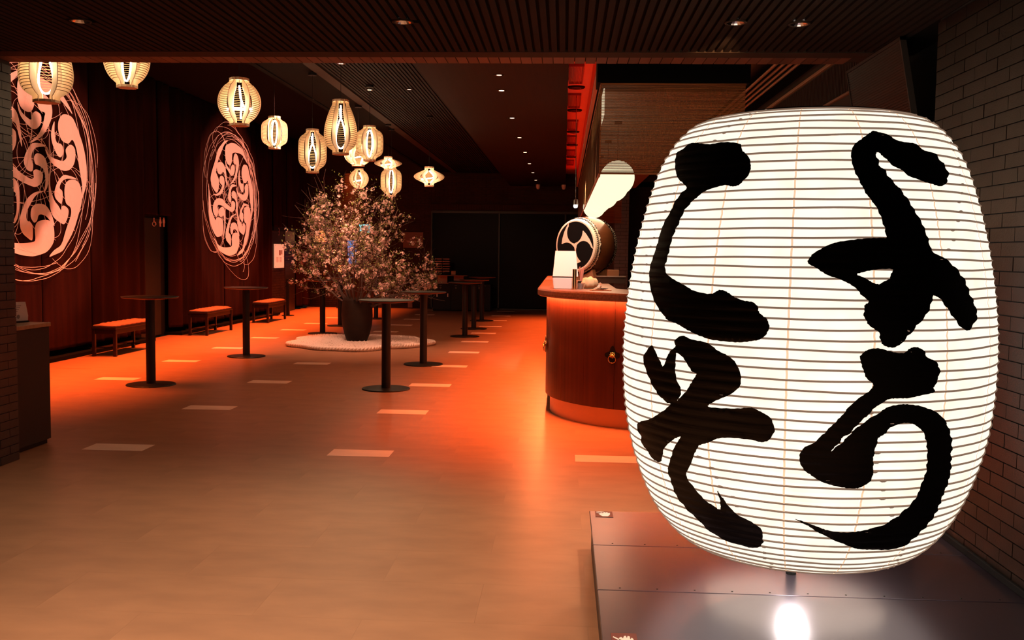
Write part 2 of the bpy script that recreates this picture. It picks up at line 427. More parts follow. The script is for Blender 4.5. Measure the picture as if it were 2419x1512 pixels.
for x in (-3.54, -1.735, .02): MB().box(x-.018, x+.018, 25.60, 25.72, 0, 2.56).obj('door_frame', FRAMEM, dr)
MB().box(-3.56, .5, 25.60, 25.72, 0, .035).obj('threshold', FRAMEM, dr)
st(MB().box(-3.6, 2.4, 25.77, 25.85, 0, 2.7).obj('wall_back', VBLACK))

# ---- left wall behind curtains
st(MB().box(-7.3, -7.1, 5.9, 25.8, 0, 4.4).obj('wall_left', VBLACK))
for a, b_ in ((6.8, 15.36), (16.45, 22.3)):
    st(MB().box(-7.0, -6.66, a, b_, 0, .05).obj('shade_strip_left', VBLACK))  # black strip stands in for the shade under the curtain hem
st(MB().box(-6.9, -3.9, 6.3, 6.5, 0, 4.3).obj('wall_near', BLACK))
d1 = st(MB().box(-7.02, -6.98, 15.30, 16.5, 0, 2.1).obj('door_1', BLACK))
MB().rbox(-6.98, -6.965, 15.5, 16.3, .02, 2.02, .003).obj('door_leaf', mat('door_leaf_dark', (.022, .018, .014), .5), d1)
# ---- passage beyond the benches
d2 = st(MB().box(-7.08, -7.02, 22.3, 25.6, 0, 2.1).obj('door_2', BLACK))
w3 = st(MB().box(-7.02, -6.84, 22.0, 23.25, 0, 1.98).obj('wall_passage', BRICKJ))
brick_wall_x(w3, -6.83, 1, 22.0, 23.25, 0, 1.98, BRICKB, stuff=True)
w4 = st(MB().box(-7.02, -6.82, 23.25, 24.1, 0, 1.98).obj('wall_passage', mat('passage_panel', (.018, .010, .008), .4)))
for z in (.30, .62, .72, 1.12, 1.26, 1.40, 1.72): MB().box(-6.82, -6.815, 23.25, 24.1, z, z+.012).obj('joint_strip', CEILT, w4)
# ---- curtains
def fold(y):
    q = 1.0
    for c in (12.03, 19.40):                                   # hung flatter where the emblems are sewn on
        q = min(q, max(.16, min(1, (abs(y-c)-1.55)/.5)))
    return q*(.044*math.sin(2*PI*y/.36+1.3*math.sin(y*1.15))+.028*math.sin(2*PI*y/.83+.7))
CX = -6.79
def curtain(y0, y1, z0, z1, label):
    m = MB(); n = int((y1-y0)/.035); zs = [z0, z0+.05, z0+.12]+[z0+.12+(z1-z0-.12)*k/5 for k in range(1, 6)]
    for z in zs:
        for i in range(n+1):
            y = y0+(y1-y0)*i/n
            e = min(1, i/4, (n-i)/4); dep = fold(y)*(1-.25*(z-z0)/(z1-z0))-.06*(1-e)
            if z-z0 < .04: dep += .012
            m.v.append((CX+dep, y, z))
    N = n+1
    for q in range(len(zs)-1):
        for i in range(n): m.f.append((q*N+i, q*N+i+1, (q+1)*N+i+1, (q+1)*N+i))
    o = m.obj('curtain', CURT, smooth=True)
    md = o.modifiers.new('s', 'SOLIDIFY'); md.thickness = .012; md.offset = -1
    return tag(o, label, 'curtain', 'brown velvet curtains along the left wall')
CY = [(6.9, 8.9), (8.92, 10.7), (10.72, 12.28), (12.30, 13.62), (13.64, 15.34)]
CLB = ['dark brown velvet curtain behind the brick pillar at left', 'dark brown curtain behind the brick pillar, left of the near emblem',
       'dark brown curtain carrying the left half of the near glowing emblem', 'dark brown curtain carrying the right half of the near glowing emblem',
       'long dark brown curtain between the near emblem and the restroom door']
for (a, b_), lb in zip(CY, CLB): curtain(a, b_, .13, 4.28, lb)
curtain(15.35, 15.88, 2.07, 4.28, 'short brown curtain above the restroom doorway, left half')
curtain(15.90, 16.44, 2.07, 4.28, 'short brown curtain above the restroom doorway, right half')
curtain(16.46, 19.07, .13, 4.28, 'dark brown curtain carrying the left half of the far glowing emblem')
curtain(19.10, 20.75, .13, 4.28, 'dark brown curtain carrying the right half of the far glowing emblem')
curtain(20.77, 22.3, .13, 4.28, 'dark brown curtain right of the far emblem, behind the third bench')
curtain(22.32, 23.35, 2.06, 4.28, 'short red-brown curtain above the map board')
curtain(23.37, 24.4, 2.06, 4.28, 'short red-brown curtain over the passage behind the blossoms')
curtain(24.42, 25.5, .08, 4.28, 'red-brown curtain in the far left corner behind the blossom tree')

# ---- emblems (comma shapes and fine curled lines sewn on the curtains)
EMB = [[[19.13,3.69],[18.94,3.65],[18.68,3.51],[18.49,3.33],[18.32,3.11],[18.2,2.89],[18.22,2.77],[18.31,2.67],[18.44,2.61],[18.58,2.64],[18.64,2.76],[18.63,2.88],[18.53,2.96],[18.45,3.0],[18.51,3.1],[18.62,3.25],[18.79,3.45],[18.97,3.59]],[[19.11,3.61],[19.38,3.67],[19.68,3.67],[19.93,3.62],[20.16,3.51],[20.33,3.33],[20.12,3.44],[19.87,3.5],[19.62,3.5],[19.44,3.47],[19.4,3.39],[19.38,3.29],[19.28,3.21],[19.13,3.21],[19.03,3.29],[19.0,3.43],[19.02,3.55]],[[19.59,3.48],[19.75,3.44],[19.81,3.31],[19.77,3.16],[19.61,2.99],[19.42,2.87],[19.23,2.82],[19.43,2.92],[19.55,3.06],[19.61,3.2],[19.63,3.25],[19.52,3.26],[19.47,3.33],[19.5,3.43]],[[19.43,3.24],[19.53,3.2],[19.52,3.09],[19.41,3.01],[19.25,3.02],[19.1,3.1],[19.02,3.19],[19.0,3.29],[19.09,3.18],[19.22,3.12],[19.31,3.12],[19.33,3.18]],[[18.68,3.22],[18.87,3.21],[19.0,3.13],[19.06,2.95],[19.08,2.75],[19.01,2.89],[18.95,3.01],[18.87,3.04],[18.81,3.03],[18.73,2.98],[18.59,3.0],[18.52,3.09],[18.57,3.18]],[[18.8,2.96],[18.93,2.92],[18.94,2.79],[18.84,2.66],[18.64,2.57],[18.44,2.55],[18.29,2.57],[18.5,2.59],[18.66,2.64],[18.77,2.73],[18.79,2.77],[18.71,2.8],[18.66,2.86],[18.7,2.94]],[[20.12,3.3],[20.35,3.27],[20.56,3.03],[20.67,2.73],[20.68,2.45],[20.6,2.25],[20.54,2.17],[20.57,2.36],[20.5,2.64],[20.44,2.85],[20.32,2.98],[20.21,2.92],[20.02,2.95],[19.93,3.07],[19.96,3.21]],[[20.3,2.44],[20.5,2.4],[20.56,2.23],[20.53,2.08],[20.39,1.86],[20.22,1.64],[20.05,1.49],[19.89,1.43],[19.67,1.38],[19.8,1.47],[19.96,1.55],[20.12,1.75],[20.24,1.94],[20.24,2.05],[20.13,2.11],[20.09,2.25],[20.14,2.38]],[[20.27,2.91],[20.39,2.85],[20.37,2.69],[20.24,2.57],[20.07,2.54],[19.88,2.57],[19.7,2.67],[19.61,2.78],[19.76,2.7],[19.91,2.67],[20.07,2.67],[20.17,2.73],[20.15,2.83]],[[20.0,2.89],[20.07,2.85],[20.06,2.76],[19.98,2.71],[19.89,2.74],[19.79,2.89],[19.78,3.03],[19.85,3.17],[19.85,3.02],[19.89,2.9]],[[19.64,2.82],[19.45,2.84],[19.27,2.8],[19.15,2.68],[19.11,2.56],[19.18,2.47],[19.3,2.47],[19.33,2.55],[19.29,2.61],[19.3,2.69],[19.42,2.78]],[[19.45,2.71],[19.59,2.67],[19.67,2.55],[19.69,2.38],[19.56,2.2],[19.6,2.36],[19.57,2.5],[19.48,2.55],[19.39,2.57],[19.36,2.65]],[[18.61,2.51],[18.83,2.5],[19.03,2.43],[19.23,2.37],[19.34,2.39],[19.33,2.47],[19.43,2.5],[19.54,2.46],[19.52,2.35],[19.41,2.28],[19.23,2.28],[19.0,2.33],[18.8,2.37],[18.63,2.38],[18.55,2.35],[18.59,2.25],[18.52,2.16],[18.41,2.14],[18.3,2.22],[18.29,2.35],[18.39,2.46]],[[18.77,2.35],[18.91,2.33],[18.98,2.23],[18.99,2.03],[18.93,1.85],[18.79,1.75],[18.9,1.91],[18.92,2.07],[18.88,2.18],[18.74,2.15],[18.63,2.18],[18.61,2.27]],[[18.07,2.76],[18.12,2.59],[18.17,2.46],[18.22,2.29],[18.32,2.14],[18.4,2.07],[18.43,2.11],[18.6,2.14],[18.79,2.1],[18.86,1.98],[18.84,1.86],[18.73,1.78],[18.53,1.75],[18.37,1.79],[18.21,1.95],[18.11,2.1],[18.06,2.27],[18.06,2.53]],[[18.31,1.73],[18.48,1.64],[18.7,1.57],[18.98,1.55],[19.28,1.57],[19.35,1.61],[19.34,1.73],[19.4,1.82],[19.56,1.86],[19.74,1.84],[19.8,1.74],[19.78,1.57],[19.61,1.45],[19.33,1.39],[19.04,1.4],[18.75,1.45],[18.58,1.52],[18.42,1.62]],[[19.59,2.24],[19.35,2.2],[19.17,2.12],[19.06,1.97],[18.99,1.83],[19.02,1.71],[19.13,1.63],[19.25,1.59],[19.28,1.71],[19.25,1.8],[19.14,1.85],[19.16,1.97],[19.29,2.1],[19.44,2.19]],[[19.41,2.06],[19.59,2.05],[19.74,1.95],[19.81,1.79],[19.68,1.87],[19.56,1.92],[19.45,1.92],[19.4,1.84],[19.31,1.82],[19.23,1.89],[19.26,2.0]],[[20.08,2.07],[20.19,2.02],[20.16,1.9],[20.06,1.82],[19.9,1.85],[19.77,1.93],[19.7,2.09],[19.69,2.36],[19.74,2.55],[19.73,2.32],[19.81,2.14],[19.9,2.06],[19.97,2.0],[19.98,2.05]],[[20.43,2.45],[20.27,2.48],[20.07,2.48],[19.91,2.39],[19.83,2.26],[19.84,2.16],[19.97,2.09],[20.03,2.17],[20.02,2.26],[19.94,2.3],[20.0,2.38],[20.17,2.44]]]
def cloth_x(y): return CX+fold(y)*.93+.014
def emblem(dy, label, seed):
    rnd = random.Random(seed)
    t = thing('wall_emblem', label, 'emblem', (0, dy, 0), 0)
    for L in EMB:
        V, T = fill([smooth_loop(L, 4)], .06, .3)
        m = MB(); m.v = [(cloth_x(y+dy)+.004, y, z) for y, z in V]; m.f = T
        m.obj('comma', APPL, t)
    m = MB()
    cy0, cz0 = 19.37, 2.53
    for k in range(13):                                        # outer, wandering rings
        ry = 1.36+rnd.uniform(-.04, .24); rz_ = 1.24+rnd.uniform(-.04, .24); ph = rnd.uniform(0, 6.28); oy = rnd.uniform(-.10, .10); oz = rnd.uniform(-.09, .09)
        a0 = rnd.uniform(0, 6.28); span = rnd.uniform(2.2, 5.2); pts = []
        kk = rnd.choice((2, 3, 4, 5)); amp = rnd.uniform(.012, .04)
        for i in range(60):
            a = a0+span*i/59; q = 1+amp*math.sin(kk*a+ph)
            y = cy0+oy+ry*q*math.cos(a); z = cz0+oz+rz_*q*math.sin(a)
            pts.append((cloth_x(y+dy)+.004, y, z))
        m.tube(pts, .0036, 4)
    for L in EMB:                                              # loose echoes round every comma
        for q in range(2):
            cy1 = sum(p[0] for p in L)/len(L); cz1 = sum(p[1] for p in L)/len(L)
            s = rnd.uniform(1.25, 1.9); ph = rnd.uniform(0, 6.28); ry = (max(p[0] for p in L)-min(p[0] for p in L))/2*s; rz_ = (max(p[1] for p in L)-min(p[1] for p in L))/2*s
            ry = max(ry, .14); rz_ = max(min(rz_, .7), .16); tl = rnd.uniform(-.5, .5); a0 = rnd.uniform(0, 6.28); sp = rnd.uniform(2, 5); pts = []
            for i in range(30):
                a = a0+sp*i/29; u, v_ = ry*math.cos(a), rz_*math.sin(a)
                y = cy1+u*math.cos(tl)-v_*math.sin(tl); z = cz1+u*math.sin(tl)+v_*math.cos(tl)
                pts.append((cloth_x(y+dy)+.003, y, z))
            m.tube(pts, .0030, 4)
    m.obj('curled_line', APPL, t, kind='stuff')
emblem(0, 'glowing salmon round emblem of swirling commas between two table lamps, farther and whole one', 5)
emblem(-7.32, 'large glowing salmon round emblem of swirling commas cut by the brick pillar', 9)
# ================================================================== GIANT PAPER LANTERN
PX, PY = .9644, 3.937
NODES = [(0.332, 0.369), (0.354, 0.445), (0.417, 0.522), (0.519, 0.592), (0.654, 0.648), (0.817, 0.691), (0.997, 0.712), (1.188, 0.714), (1.378, 0.697), (1.559, 0.666), (1.721, 0.625), (1.856, 0.578), (1.958, 0.515), (2.021, 0.44), (2.043, 0.347)]
def cat4(p0, p1, p2, p3, t): return .5*((2*p1)+(-p0+p2)*t+(2*p0-5*p1+4*p2-p3)*t*t+(-p0+3*p1-3*p2+p3)*t**3)
dense = []
for i in range(len(NODES)-1):
    a = NODES[max(i-1, 0)]; b_ = NODES[i]; c = NODES[i+1]; d = NODES[min(i+2, len(NODES)-1)]
    for j in range(40):
        t = j/40; dense.append((cat4(a[0], b_[0], c[0], d[0], t), cat4(a[1], b_[1], c[1], d[1], t)))
dense.append(NODES[-1])
arc = [0]
for i in range(1, len(dense)): arc.append(arc[-1]+math.hypot(dense[i][0]-dense[i-1][0], dense[i][1]-dense[i-1][1]))
TOT = arc[-1]; NR = round(TOT/.0342)
def at_arc(s):
    s = min(max(s, 0), TOT)
    lo, hi = 0, len(arc)-1
    while hi-lo > 1:
        m_ = (lo+hi)//2
        if arc[m_] <= s: lo = m_
        else: hi = m_
    t = (s-arc[lo])/(arc[hi]-arc[lo]); h = dense[lo][0]+(dense[hi][0]-dense[lo][0])*t; r = dense[lo][1]+(dense[hi][1]-dense[lo][1])*t
    dh = dense[hi][0]-dense[lo][0]; dr_ = dense[hi][1]-dense[lo][1]; l = math.hypot(dh, dr_)
    return h, r, dh/l, -dr_/l                                   # height, radius, outward normal (nr, nh)
def arc_at_h(h):
    lo, hi = 0, len(dense)-1
    while hi-lo > 1:
        m_ = (lo+hi)//2
        if dense[m_][0] <= h: lo = m_
        else: hi = m_
    t = (h-dense[lo][0])/(dense[hi][0]-dense[lo][0]); return arc[lo]+(arc[hi]-arc[lo])*t
def lan_pt(th, s, off=0):
    h, r, nr, nh = at_arc(s); ph = (s/TOT*NR) % 1
    o = off-.0045*math.sin(PI*ph)**2
    o += .0015*math.sin(th*16+1)*math.sin(PI*ph)
    r += nr*o; h += nh*o
    return (r*math.sin(th), -r*math.cos(th), h-.2)
lan = thing('giant_paper_lantern', 'giant glowing white paper lantern painted with bold black brush characters', 'lantern', (PX, PY, .2))
m = MB(); NT = 128; NS = NR*4
for i in range(NS+1):
    for j in range(NT): m.v.append(lan_pt(2*PI*j/NT, TOT*i/NS))
for i in range(NS):
    for j in range(NT): m.f.append((i*NT+j, i*NT+(j+1) % NT, (i+1)*NT+(j+1) % NT, (i+1)*NT+j))
m.obj('paper_shade', PAPER, lan, smooth=True)
for k in range(1, NR):
    s = TOT*k/NR; m = MB(); wob = random.uniform(0, 6.28)
    pts = [lan_pt(2*PI*j/96, s+.0022*math.sin(3*2*PI*j/96+wob)+.001*math.sin(11*2*PI*j/96+wob), .0012) for j in range(96)]
    m.tube(pts, .0036, 4, closed=True)
    for q in range(4):
        th = -2.2+1.35*q+.42*math.sin(k*.095+q*1.3)+.02*math.sin(k*2.1); a = Vector(lan_pt(th, s, .002)); b_ = Vector(lan_pt(th+.040, s, .002))
        m.tube([a, a.lerp(b_, .3), a.lerp(b_, .7), b_], [.001, .0046, .0043, .001], 5)
    m.obj('hoop', HOOP, lan)
for k in range(16):
    th0 = -.3+k*2*PI/16; m = MB(); pts = []
    for i in range(NR*2+1):
        pts.append((th0+.0012*math.sin(i*1.7+k), TOT*i/(NR*2)))
    for th, s in pts: m.v += [lan_pt(th-.0055, s, .0018), lan_pt(th+.0055, s, .0018)]
    for i in range(len(pts)-1): m.f.append((2*i, 2*i+1, 2*i+3, 2*i+2))
    m.obj('paper_seam', SEAM, lan)
LET = [[[[-1.2164,1.8562],[-1.2588,1.8901],[-1.1959,1.9056],[-1.1275,1.9208],[-1.017,1.9161],[-0.9131,1.9097],[-0.7887,1.9101],[-0.6702,1.8991],[-0.63,1.8704],[-0.5824,1.8481],[-0.5603,1.8184],[-0.5603,1.7894],[-0.5915,1.7612],[-0.6219,1.7474],[-0.6569,1.7452],[-0.7002,1.7503],[-0.7839,1.7395],[-0.8524,1.7235],[-0.8984,1.701],[-0.9401,1.6782],[-0.9661,1.6488],[-0.9826,1.6132],[-0.9983,1.5894],[-1.0108,1.5596],[-1.0161,1.5176],[-1.0236,1.4816],[-1.029,1.4576],[-1.0055,1.434],[-0.9465,1.4143],[-0.8635,1.3955],[-0.7946,1.3769],[-0.6953,1.3681],[-0.6469,1.3835],[-0.6063,1.3777],[-0.5704,1.3629],[-0.5193,1.3503],[-0.4703,1.346],[-0.4453,1.3301],[-0.4359,1.3111],[-0.3996,1.2902],[-0.3866,1.2686],[-0.3962,1.241],[-0.4293,1.2206],[-0.4677,1.2136],[-0.5229,1.2068],[-0.589,1.2066],[-0.6763,1.2098],[-0.7532,1.2231],[-0.8264,1.2397],[-0.8949,1.2569],[-0.9566,1.2658],[-1.0147,1.2931],[-1.0722,1.324],[-1.1229,1.3649],[-1.1556,1.4008],[-1.1748,1.4373],[-1.1729,1.4681],[-1.1554,1.5051],[-1.1407,1.548],[-1.133,1.5908],[-1.1101,1.6332],[-1.0793,1.6631],[-1.061,1.6991],[-1.0248,1.7283],[-0.9897,1.7515],[-1.0897,1.7855],[-1.1439,1.8124]]],[[[0.1801,1.9374],[0.2305,1.93],[0.2932,1.9122],[0.3587,1.898],[0.4363,1.894],[0.5018,1.874],[0.583,1.8643],[0.6246,1.8379],[0.6576,1.8021],[0.6178,1.7671],[0.5627,1.7503],[0.4946,1.7545],[0.4205,1.7616],[0.3432,1.7779],[0.2831,1.8008],[0.2236,1.8238],[0.1922,1.8475],[0.1626,1.8574],[0.1516,1.8499],[0.16,1.8258],[0.1664,1.8078],[0.1941,1.7932],[0.21,1.7724],[0.2451,1.7491],[0.2751,1.7257],[0.3058,1.6967],[0.3394,1.656],[0.3693,1.6211],[0.3873,1.5862],[0.4011,1.5512],[0.4136,1.525],[0.4734,1.508],[0.537,1.4849],[0.5961,1.4526],[0.6382,1.4199],[0.6587,1.3872],[0.6927,1.351],[0.7174,1.3117],[0.6933,1.2852],[0.6365,1.2597],[0.5881,1.2637],[0.5267,1.3],[0.4867,1.3297],[0.4484,1.3592],[0.4164,1.3756],[0.3952,1.3739],[0.3782,1.3421],[0.352,1.3132],[0.3024,1.2788],[0.2554,1.2444],[0.2014,1.2101],[0.1671,1.2066],[0.1292,1.2157],[0.1149,1.2328],[0.1126,1.2528],[0.0754,1.2726],[0.0465,1.2952],[0.0382,1.3238],[0.046,1.3468],[0.0601,1.3555],[0.0254,1.381],[-0.0149,1.4092],[-0.0635,1.4258],[-0.1202,1.4396],[-0.1693,1.4592],[-0.2106,1.4761],[-0.2209,1.4876],[-0.2036,1.5081],[-0.1547,1.5317],[-0.0967,1.5495],[-0.021,1.5588],[0.0656,1.5653],[0.1279,1.5676],[0.16,1.5708],[0.151,1.6067],[0.1368,1.6416],[0.113,1.6764],[0.0787,1.7055],[0.054,1.7348],[0.0344,1.7645],[0.014,1.7943],[0.0033,1.8303],[0.0077,1.8608],[0.0352,1.8861],[0.0919,1.9088],[0.1601,1.9333]],[[0.0106,1.4455],[0.0357,1.4527],[0.0955,1.4618],[0.1744,1.4642],[0.18,1.4538],[0.1633,1.4336],[0.1321,1.4219],[0.1146,1.4143],[0.0766,1.4215],[0.0435,1.4338]]],[[[-1.0665,1.1665],[-1.0327,1.1406],[-1.0038,1.1207],[-0.9756,1.0949],[-0.9528,1.1182],[-0.9322,1.1474],[-0.8908,1.1715],[-0.8925,1.1958],[-0.8443,1.2148],[-0.7839,1.2048],[-0.6939,1.1977],[-0.6277,1.1718],[-0.5744,1.157],[-0.5307,1.1273],[-0.5096,1.0791],[-0.5276,1.046],[-0.578,1.0193],[-0.6489,0.9933],[-0.6777,0.9729],[-0.5604,0.9762],[-0.4844,0.9845],[-0.4516,0.9867],[-0.4033,0.9721],[-0.3674,0.9567],[-0.3468,0.9169],[-0.3701,0.883],[-0.4064,0.8686],[-0.46,0.8736],[-0.5632,0.8712],[-0.6361,0.8616],[-0.6947,0.8406],[-0.741,0.8265],[-0.7732,0.7947],[-0.8136,0.7453],[-0.8539,0.708],[-0.8486,0.6861],[-0.8087,0.6557],[-0.763,0.6254],[-0.7035,0.6032],[-0.6625,0.5951],[-0.6541,0.6294],[-0.6613,0.6658],[-0.6371,0.6448],[-0.6128,0.6212],[-0.5785,0.5952],[-0.5221,0.5749],[-0.4554,0.5584],[-0.4233,0.538],[-0.4246,0.4989],[-0.4188,0.492],[-0.4538,0.4658],[-0.5147,0.4499],[-0.5825,0.4544],[-0.6626,0.4625],[-0.7408,0.4772],[-0.804,0.497],[-0.8371,0.5207],[-0.8935,0.543],[-0.9472,0.5724],[-0.9859,0.6038],[-0.9963,0.6426],[-1.0014,0.6749],[-1.0051,0.7007],[-0.9648,0.7452],[-0.9189,0.7963],[-0.8735,0.8335],[-0.86,0.8475],[-0.9039,0.8331],[-0.9612,0.8072],[-1.0083,0.7785],[-1.029,0.7497],[-1.0654,0.7238],[-1.1515,0.7297],[-1.1765,0.7529],[-1.2429,0.7672],[-1.2394,0.801],[-1.2825,0.8321],[-1.2259,0.8589],[-1.1126,0.8821],[-1.0122,0.9157],[-0.9196,0.9587],[-0.9505,0.9632],[-1.0016,0.9833],[-1.0507,1.0102],[-1.099,1.0502],[-1.1349,1.0855],[-1.1501,1.113],[-1.1191,1.1408]],[[-0.876,1.1511],[-0.8219,1.1304],[-0.7785,1.0941],[-0.7474,1.0843],[-0.7767,1.0521],[-0.8074,1.0194],[-0.8695,0.9784],[-0.8483,0.9976],[-0.8425,1.0225],[-0.8695,1.0508],[-0.8822,1.0865],[-0.88,1.1234]]],[[[0.0247,1.1679],[0.0354,1.1882],[0.0677,1.2011],[0.1166,1.2032],[0.1756,1.1918],[0.2273,1.1889],[0.2637,1.2031],[0.3006,1.2075],[0.3337,1.1968],[0.3588,1.1732],[0.4056,1.1578],[0.4286,1.1368],[0.4304,1.1162],[0.4169,1.0929],[0.4034,1.0697],[0.4014,1.055],[0.3399,1.0465],[0.2745,1.0371],[0.2208,1.0365],[0.1772,1.035],[0.1437,1.0264],[0.1035,1.0059],[0.0653,0.9761],[0.0275,0.949],[-0.0057,0.9185],[-0.0329,0.906],[-0.0439,0.8926],[-0.0624,0.8752],[-0.0866,0.8534],[-0.0545,0.8754],[-0.0241,0.8972],[0.0058,0.9246],[0.0438,0.9491],[0.0825,0.9703],[0.1218,0.9883],[0.1704,1.0088],[0.222,1.0172],[0.2669,1.0167],[0.3337,1.0096],[0.4057,0.9928],[0.4723,0.9662],[0.5171,0.9307],[0.5492,0.8953],[0.5672,0.8635],[0.576,0.8257],[0.5944,0.7926],[0.6131,0.733],[0.6043,0.6814],[0.6053,0.6276],[0.5937,0.587],[0.5558,0.5484],[0.5125,0.5166],[0.4605,0.4859],[0.3761,0.476],[0.261,0.4777],[0.1759,0.4816],[0.1134,0.4926],[0.0303,0.5116],[-0.0353,0.5286],[-0.1078,0.5507],[-0.1579,0.5692],[-0.2064,0.5872],[-0.2395,0.5969],[-0.1787,0.5888],[-0.111,0.5714],[-0.062,0.5628],[0.0262,0.5579],[0.1046,0.5618],[0.1735,0.5682],[0.2398,0.5842],[0.2945,0.6032],[0.335,0.629],[0.3745,0.6576],[0.403,0.6952],[0.4082,0.7337],[0.4195,0.7715],[0.4128,0.8101],[0.4026,0.8475],[0.3806,0.8971],[0.3544,0.9251],[0.316,0.9443],[0.2763,0.953],[0.2309,0.9519],[0.1888,0.9374],[0.1569,0.9166],[0.1333,0.9016],[0.121,0.8655],[0.1172,0.8293],[0.1233,0.7983],[0.1234,0.7603],[0.0851,0.7317],[0.0422,0.725],[-0.0192,0.7272],[-0.0803,0.7351],[-0.1238,0.7462],[-0.1674,0.7635],[-0.2062,0.7838],[-0.2284,0.8142],[-0.2258,0.8448],[-0.2104,0.8607],[-0.1674,0.8808],[-0.1293,0.9093],[-0.0844,0.9467],[-0.0473,0.9774],[-0.0105,1.0135],[0.0358,1.0433],[0.0829,1.0699],[0.0861,1.0844],[0.052,1.1103],[0.0384,1.1362]]]]
names = ['upper left brush character', 'upper right brush character', 'lower left brush character', 'lower right brush character']
for nm, G in zip(names, LET):
    loops = []
    for L in G:
        L2 = smooth_loop(L, 5); out = []
        for i, (th, h) in enumerate(L2):
            ph = (arc_at_h(h)/TOT*NR) % 1
            jt = .0014*math.sin(i*2.3)+.001*math.sin(i*5.1)
            out.append((th+jt+.0015*math.cos(2*PI*ph), arc_at_h(h)+.0009*math.sin(i*3.7)))
        loops.append(out)
    V, T = fill(loops, .035, TOT/NR/3)
    m = MB(); m.v = [lan_pt(th, s, .0080) for th, s in V]; m.f = T
    o = m.obj('brush_character', LBLK, lan, smooth=True, label='black '+nm)
m = MB(); m.lathe([(.366, .128), (.372, .136), (.366, .144), (.360, .136)], 48); m.obj('bottom_ring', BLACK, lan)
m = MB(); m.lathe([(.343, 1.838), (.352, 1.845), (.343, 1.852), (.336, 1.845)], 48); m.obj('top_ring', BWOOD, lan)
m = MB(); m.tube([(-.009, 0, 0), (-.009, 0, 1.0)], .021, 16)
for a in (0, PI/2): m.tube([(-.36*math.cos(a), -.36*math.sin(a), .136), (.36*math.cos(a), .36*math.sin(a), .136)], .006, 6)
m.obj('support_pole', BLACK, lan)
bulb = MB()
bm = bmesh.new(); bmesh.ops.create_uvsphere(bm, u_segments=16, v_segments=10, radius=.055)
bulb.add_bm(bm); bulb.obj('bulb', emis('lantern_bulb', (1, .93, .82), 55), lan, (-.02, -.10, .20), smooth=True)

# ================================================================== METAL PLATFORM
pf = thing('display_platform', 'low dark metal platform under the giant lantern, of riveted glossy plates', 'platform', (.15, 2.4, 0))
MB().rbox(.012, 1.64, .01, 2.425, 0, .196, .004).obj('base_box', METALS, pf)
ys = [0, .11, .69, 1.273, 1.853, 2.432]
for i in range(1, 5):
    MB().rbox(0, 1.65, ys[i]+.0012, ys[i+1]-.0012, .188, .2, .0035).obj('top_plate', METAL, pf)
MB().rbox(0, 1.65, 0, ys[1]-.0012, .188, .2, .0035).obj('top_plate', METAL, pf)
rv = MB().lathe([(0.0001, .0022), (.003, .0018), (.0042, 0)], 10).mesh('rivet', IRON)
for yy in (1.30, 1.88, .72):
    for k in range(11): link('rivet', rv, pf, (.09+.145*k, yy, .2))
STK = mat('sticker_maroon', (.16, .035, .025), .5); WHT = mat('white_print', (.85, .82, .78), .6)
def sticker(x, y, sx, sy, label, hand):
    t = thing('notice_sticker', label, 'sticker', (x, y, .2005))
    MB().rbox(-sx/2, sx/2, -sy/2, sy/2, 0, .0012, .0005).obj('backing', STK, t)
    f = lambda u, v, w_: (u*sx, v*sy, w_)
    for poly in hand: MB().prism(poly, .0012, .002, f).obj('print', WHT, t)
hand = [[(-.42, .30), (-.44, .25), (-.05, -.02), (-.02, .04)], [(-.2, .22), (-.12, .28), (-.05, .2), (.0, .33), (.07, .34), (.1, .22), (.14, .34), (.22, .32), (.22, .16), (.29, .25), (.35, .18), (.32, -.1), (.2, -.36), (-.1, -.38), (-.22, -.2), (-.3, .02), (-.22, .06)]]
sticker(.222, 4.765, .088, .105, 'small maroon sticker with a white hand at the far corner of the metal platform', hand+[[(-.42, .46), (.0, .44), (.0, .41), (-.42, .42)], [(-.35, .38), (-.1, .37), (-.1, .34), (-.35, .35)]])
sticker(.226, 3.165, .088, .16, 'small maroon sticker with a white hand on the near edge of the metal platform', hand)

# ================================================================== PENDANT LANTERNS
def sm01(t): t = max(0, min(1, t)); return t*t*(3-2*t)
def prof_round(t): return math.sin(PI*t)**.62
def prof_barrel(t): return (1-abs(2*t-1)**4.5)**.8
def prof_pear(t):
    return max(0, math.sin(PI*t**.62))**.75 if t < 1 else 0
def prof_disc(t): return math.sin(PI*t)**1.05
PF = {'round': prof_round, 'barrel': prof_barrel, 'pear': prof_pear, 'disc': prof_disc}
def led_path(kind, H, R):
    p = []
    if kind == 'tear':
        p = [(0, 0, H*.90), (.003, 0, H*.78), (.006, 0, H*.68)]
        for i in range(41):
            a = 2*PI*i/40; q = .5-.5*math.cos(a)
            p.append((R*.40*math.sin(a)*(.30+.70*q) if i not in (0, 40) else 0, .006*math.sin(a), H*.66-H*.54*q))
        p += [(-.006, 0, H*.70), (-.010, 0, H*.84)]
    elif kind == 'ring':
        for i in range(31):
            a = 2*PI*i/30; p.append((R*.55*math.cos(a), R*.55*math.sin(a), H*.36+.01*math.sin(a)))
        p += [(R*.2, 0, H*.42), (.01, 0, H*.6), (0, 0, H*.85), (.02, .0, H*.5), (.012, 0, H*.15)]
    elif kind == 'long':
        for i in range(41):
            p.append((R*.20*math.sin(2*PI*i/40), .015*math.cos(2*PI*i/40), H*.88-H*.76*(.5-.5*math.cos(2*PI*i/40))))
    else:
        for i in range(31):
            a = 2*PI*i/30; p.append((R*.5*math.cos(a), R*.4*math.sin(a), H*.42+H*.06*math.sin(a+1)))
        p += [(R*.3, 0, H*.55), (0, 0, H*.8)]
    return p
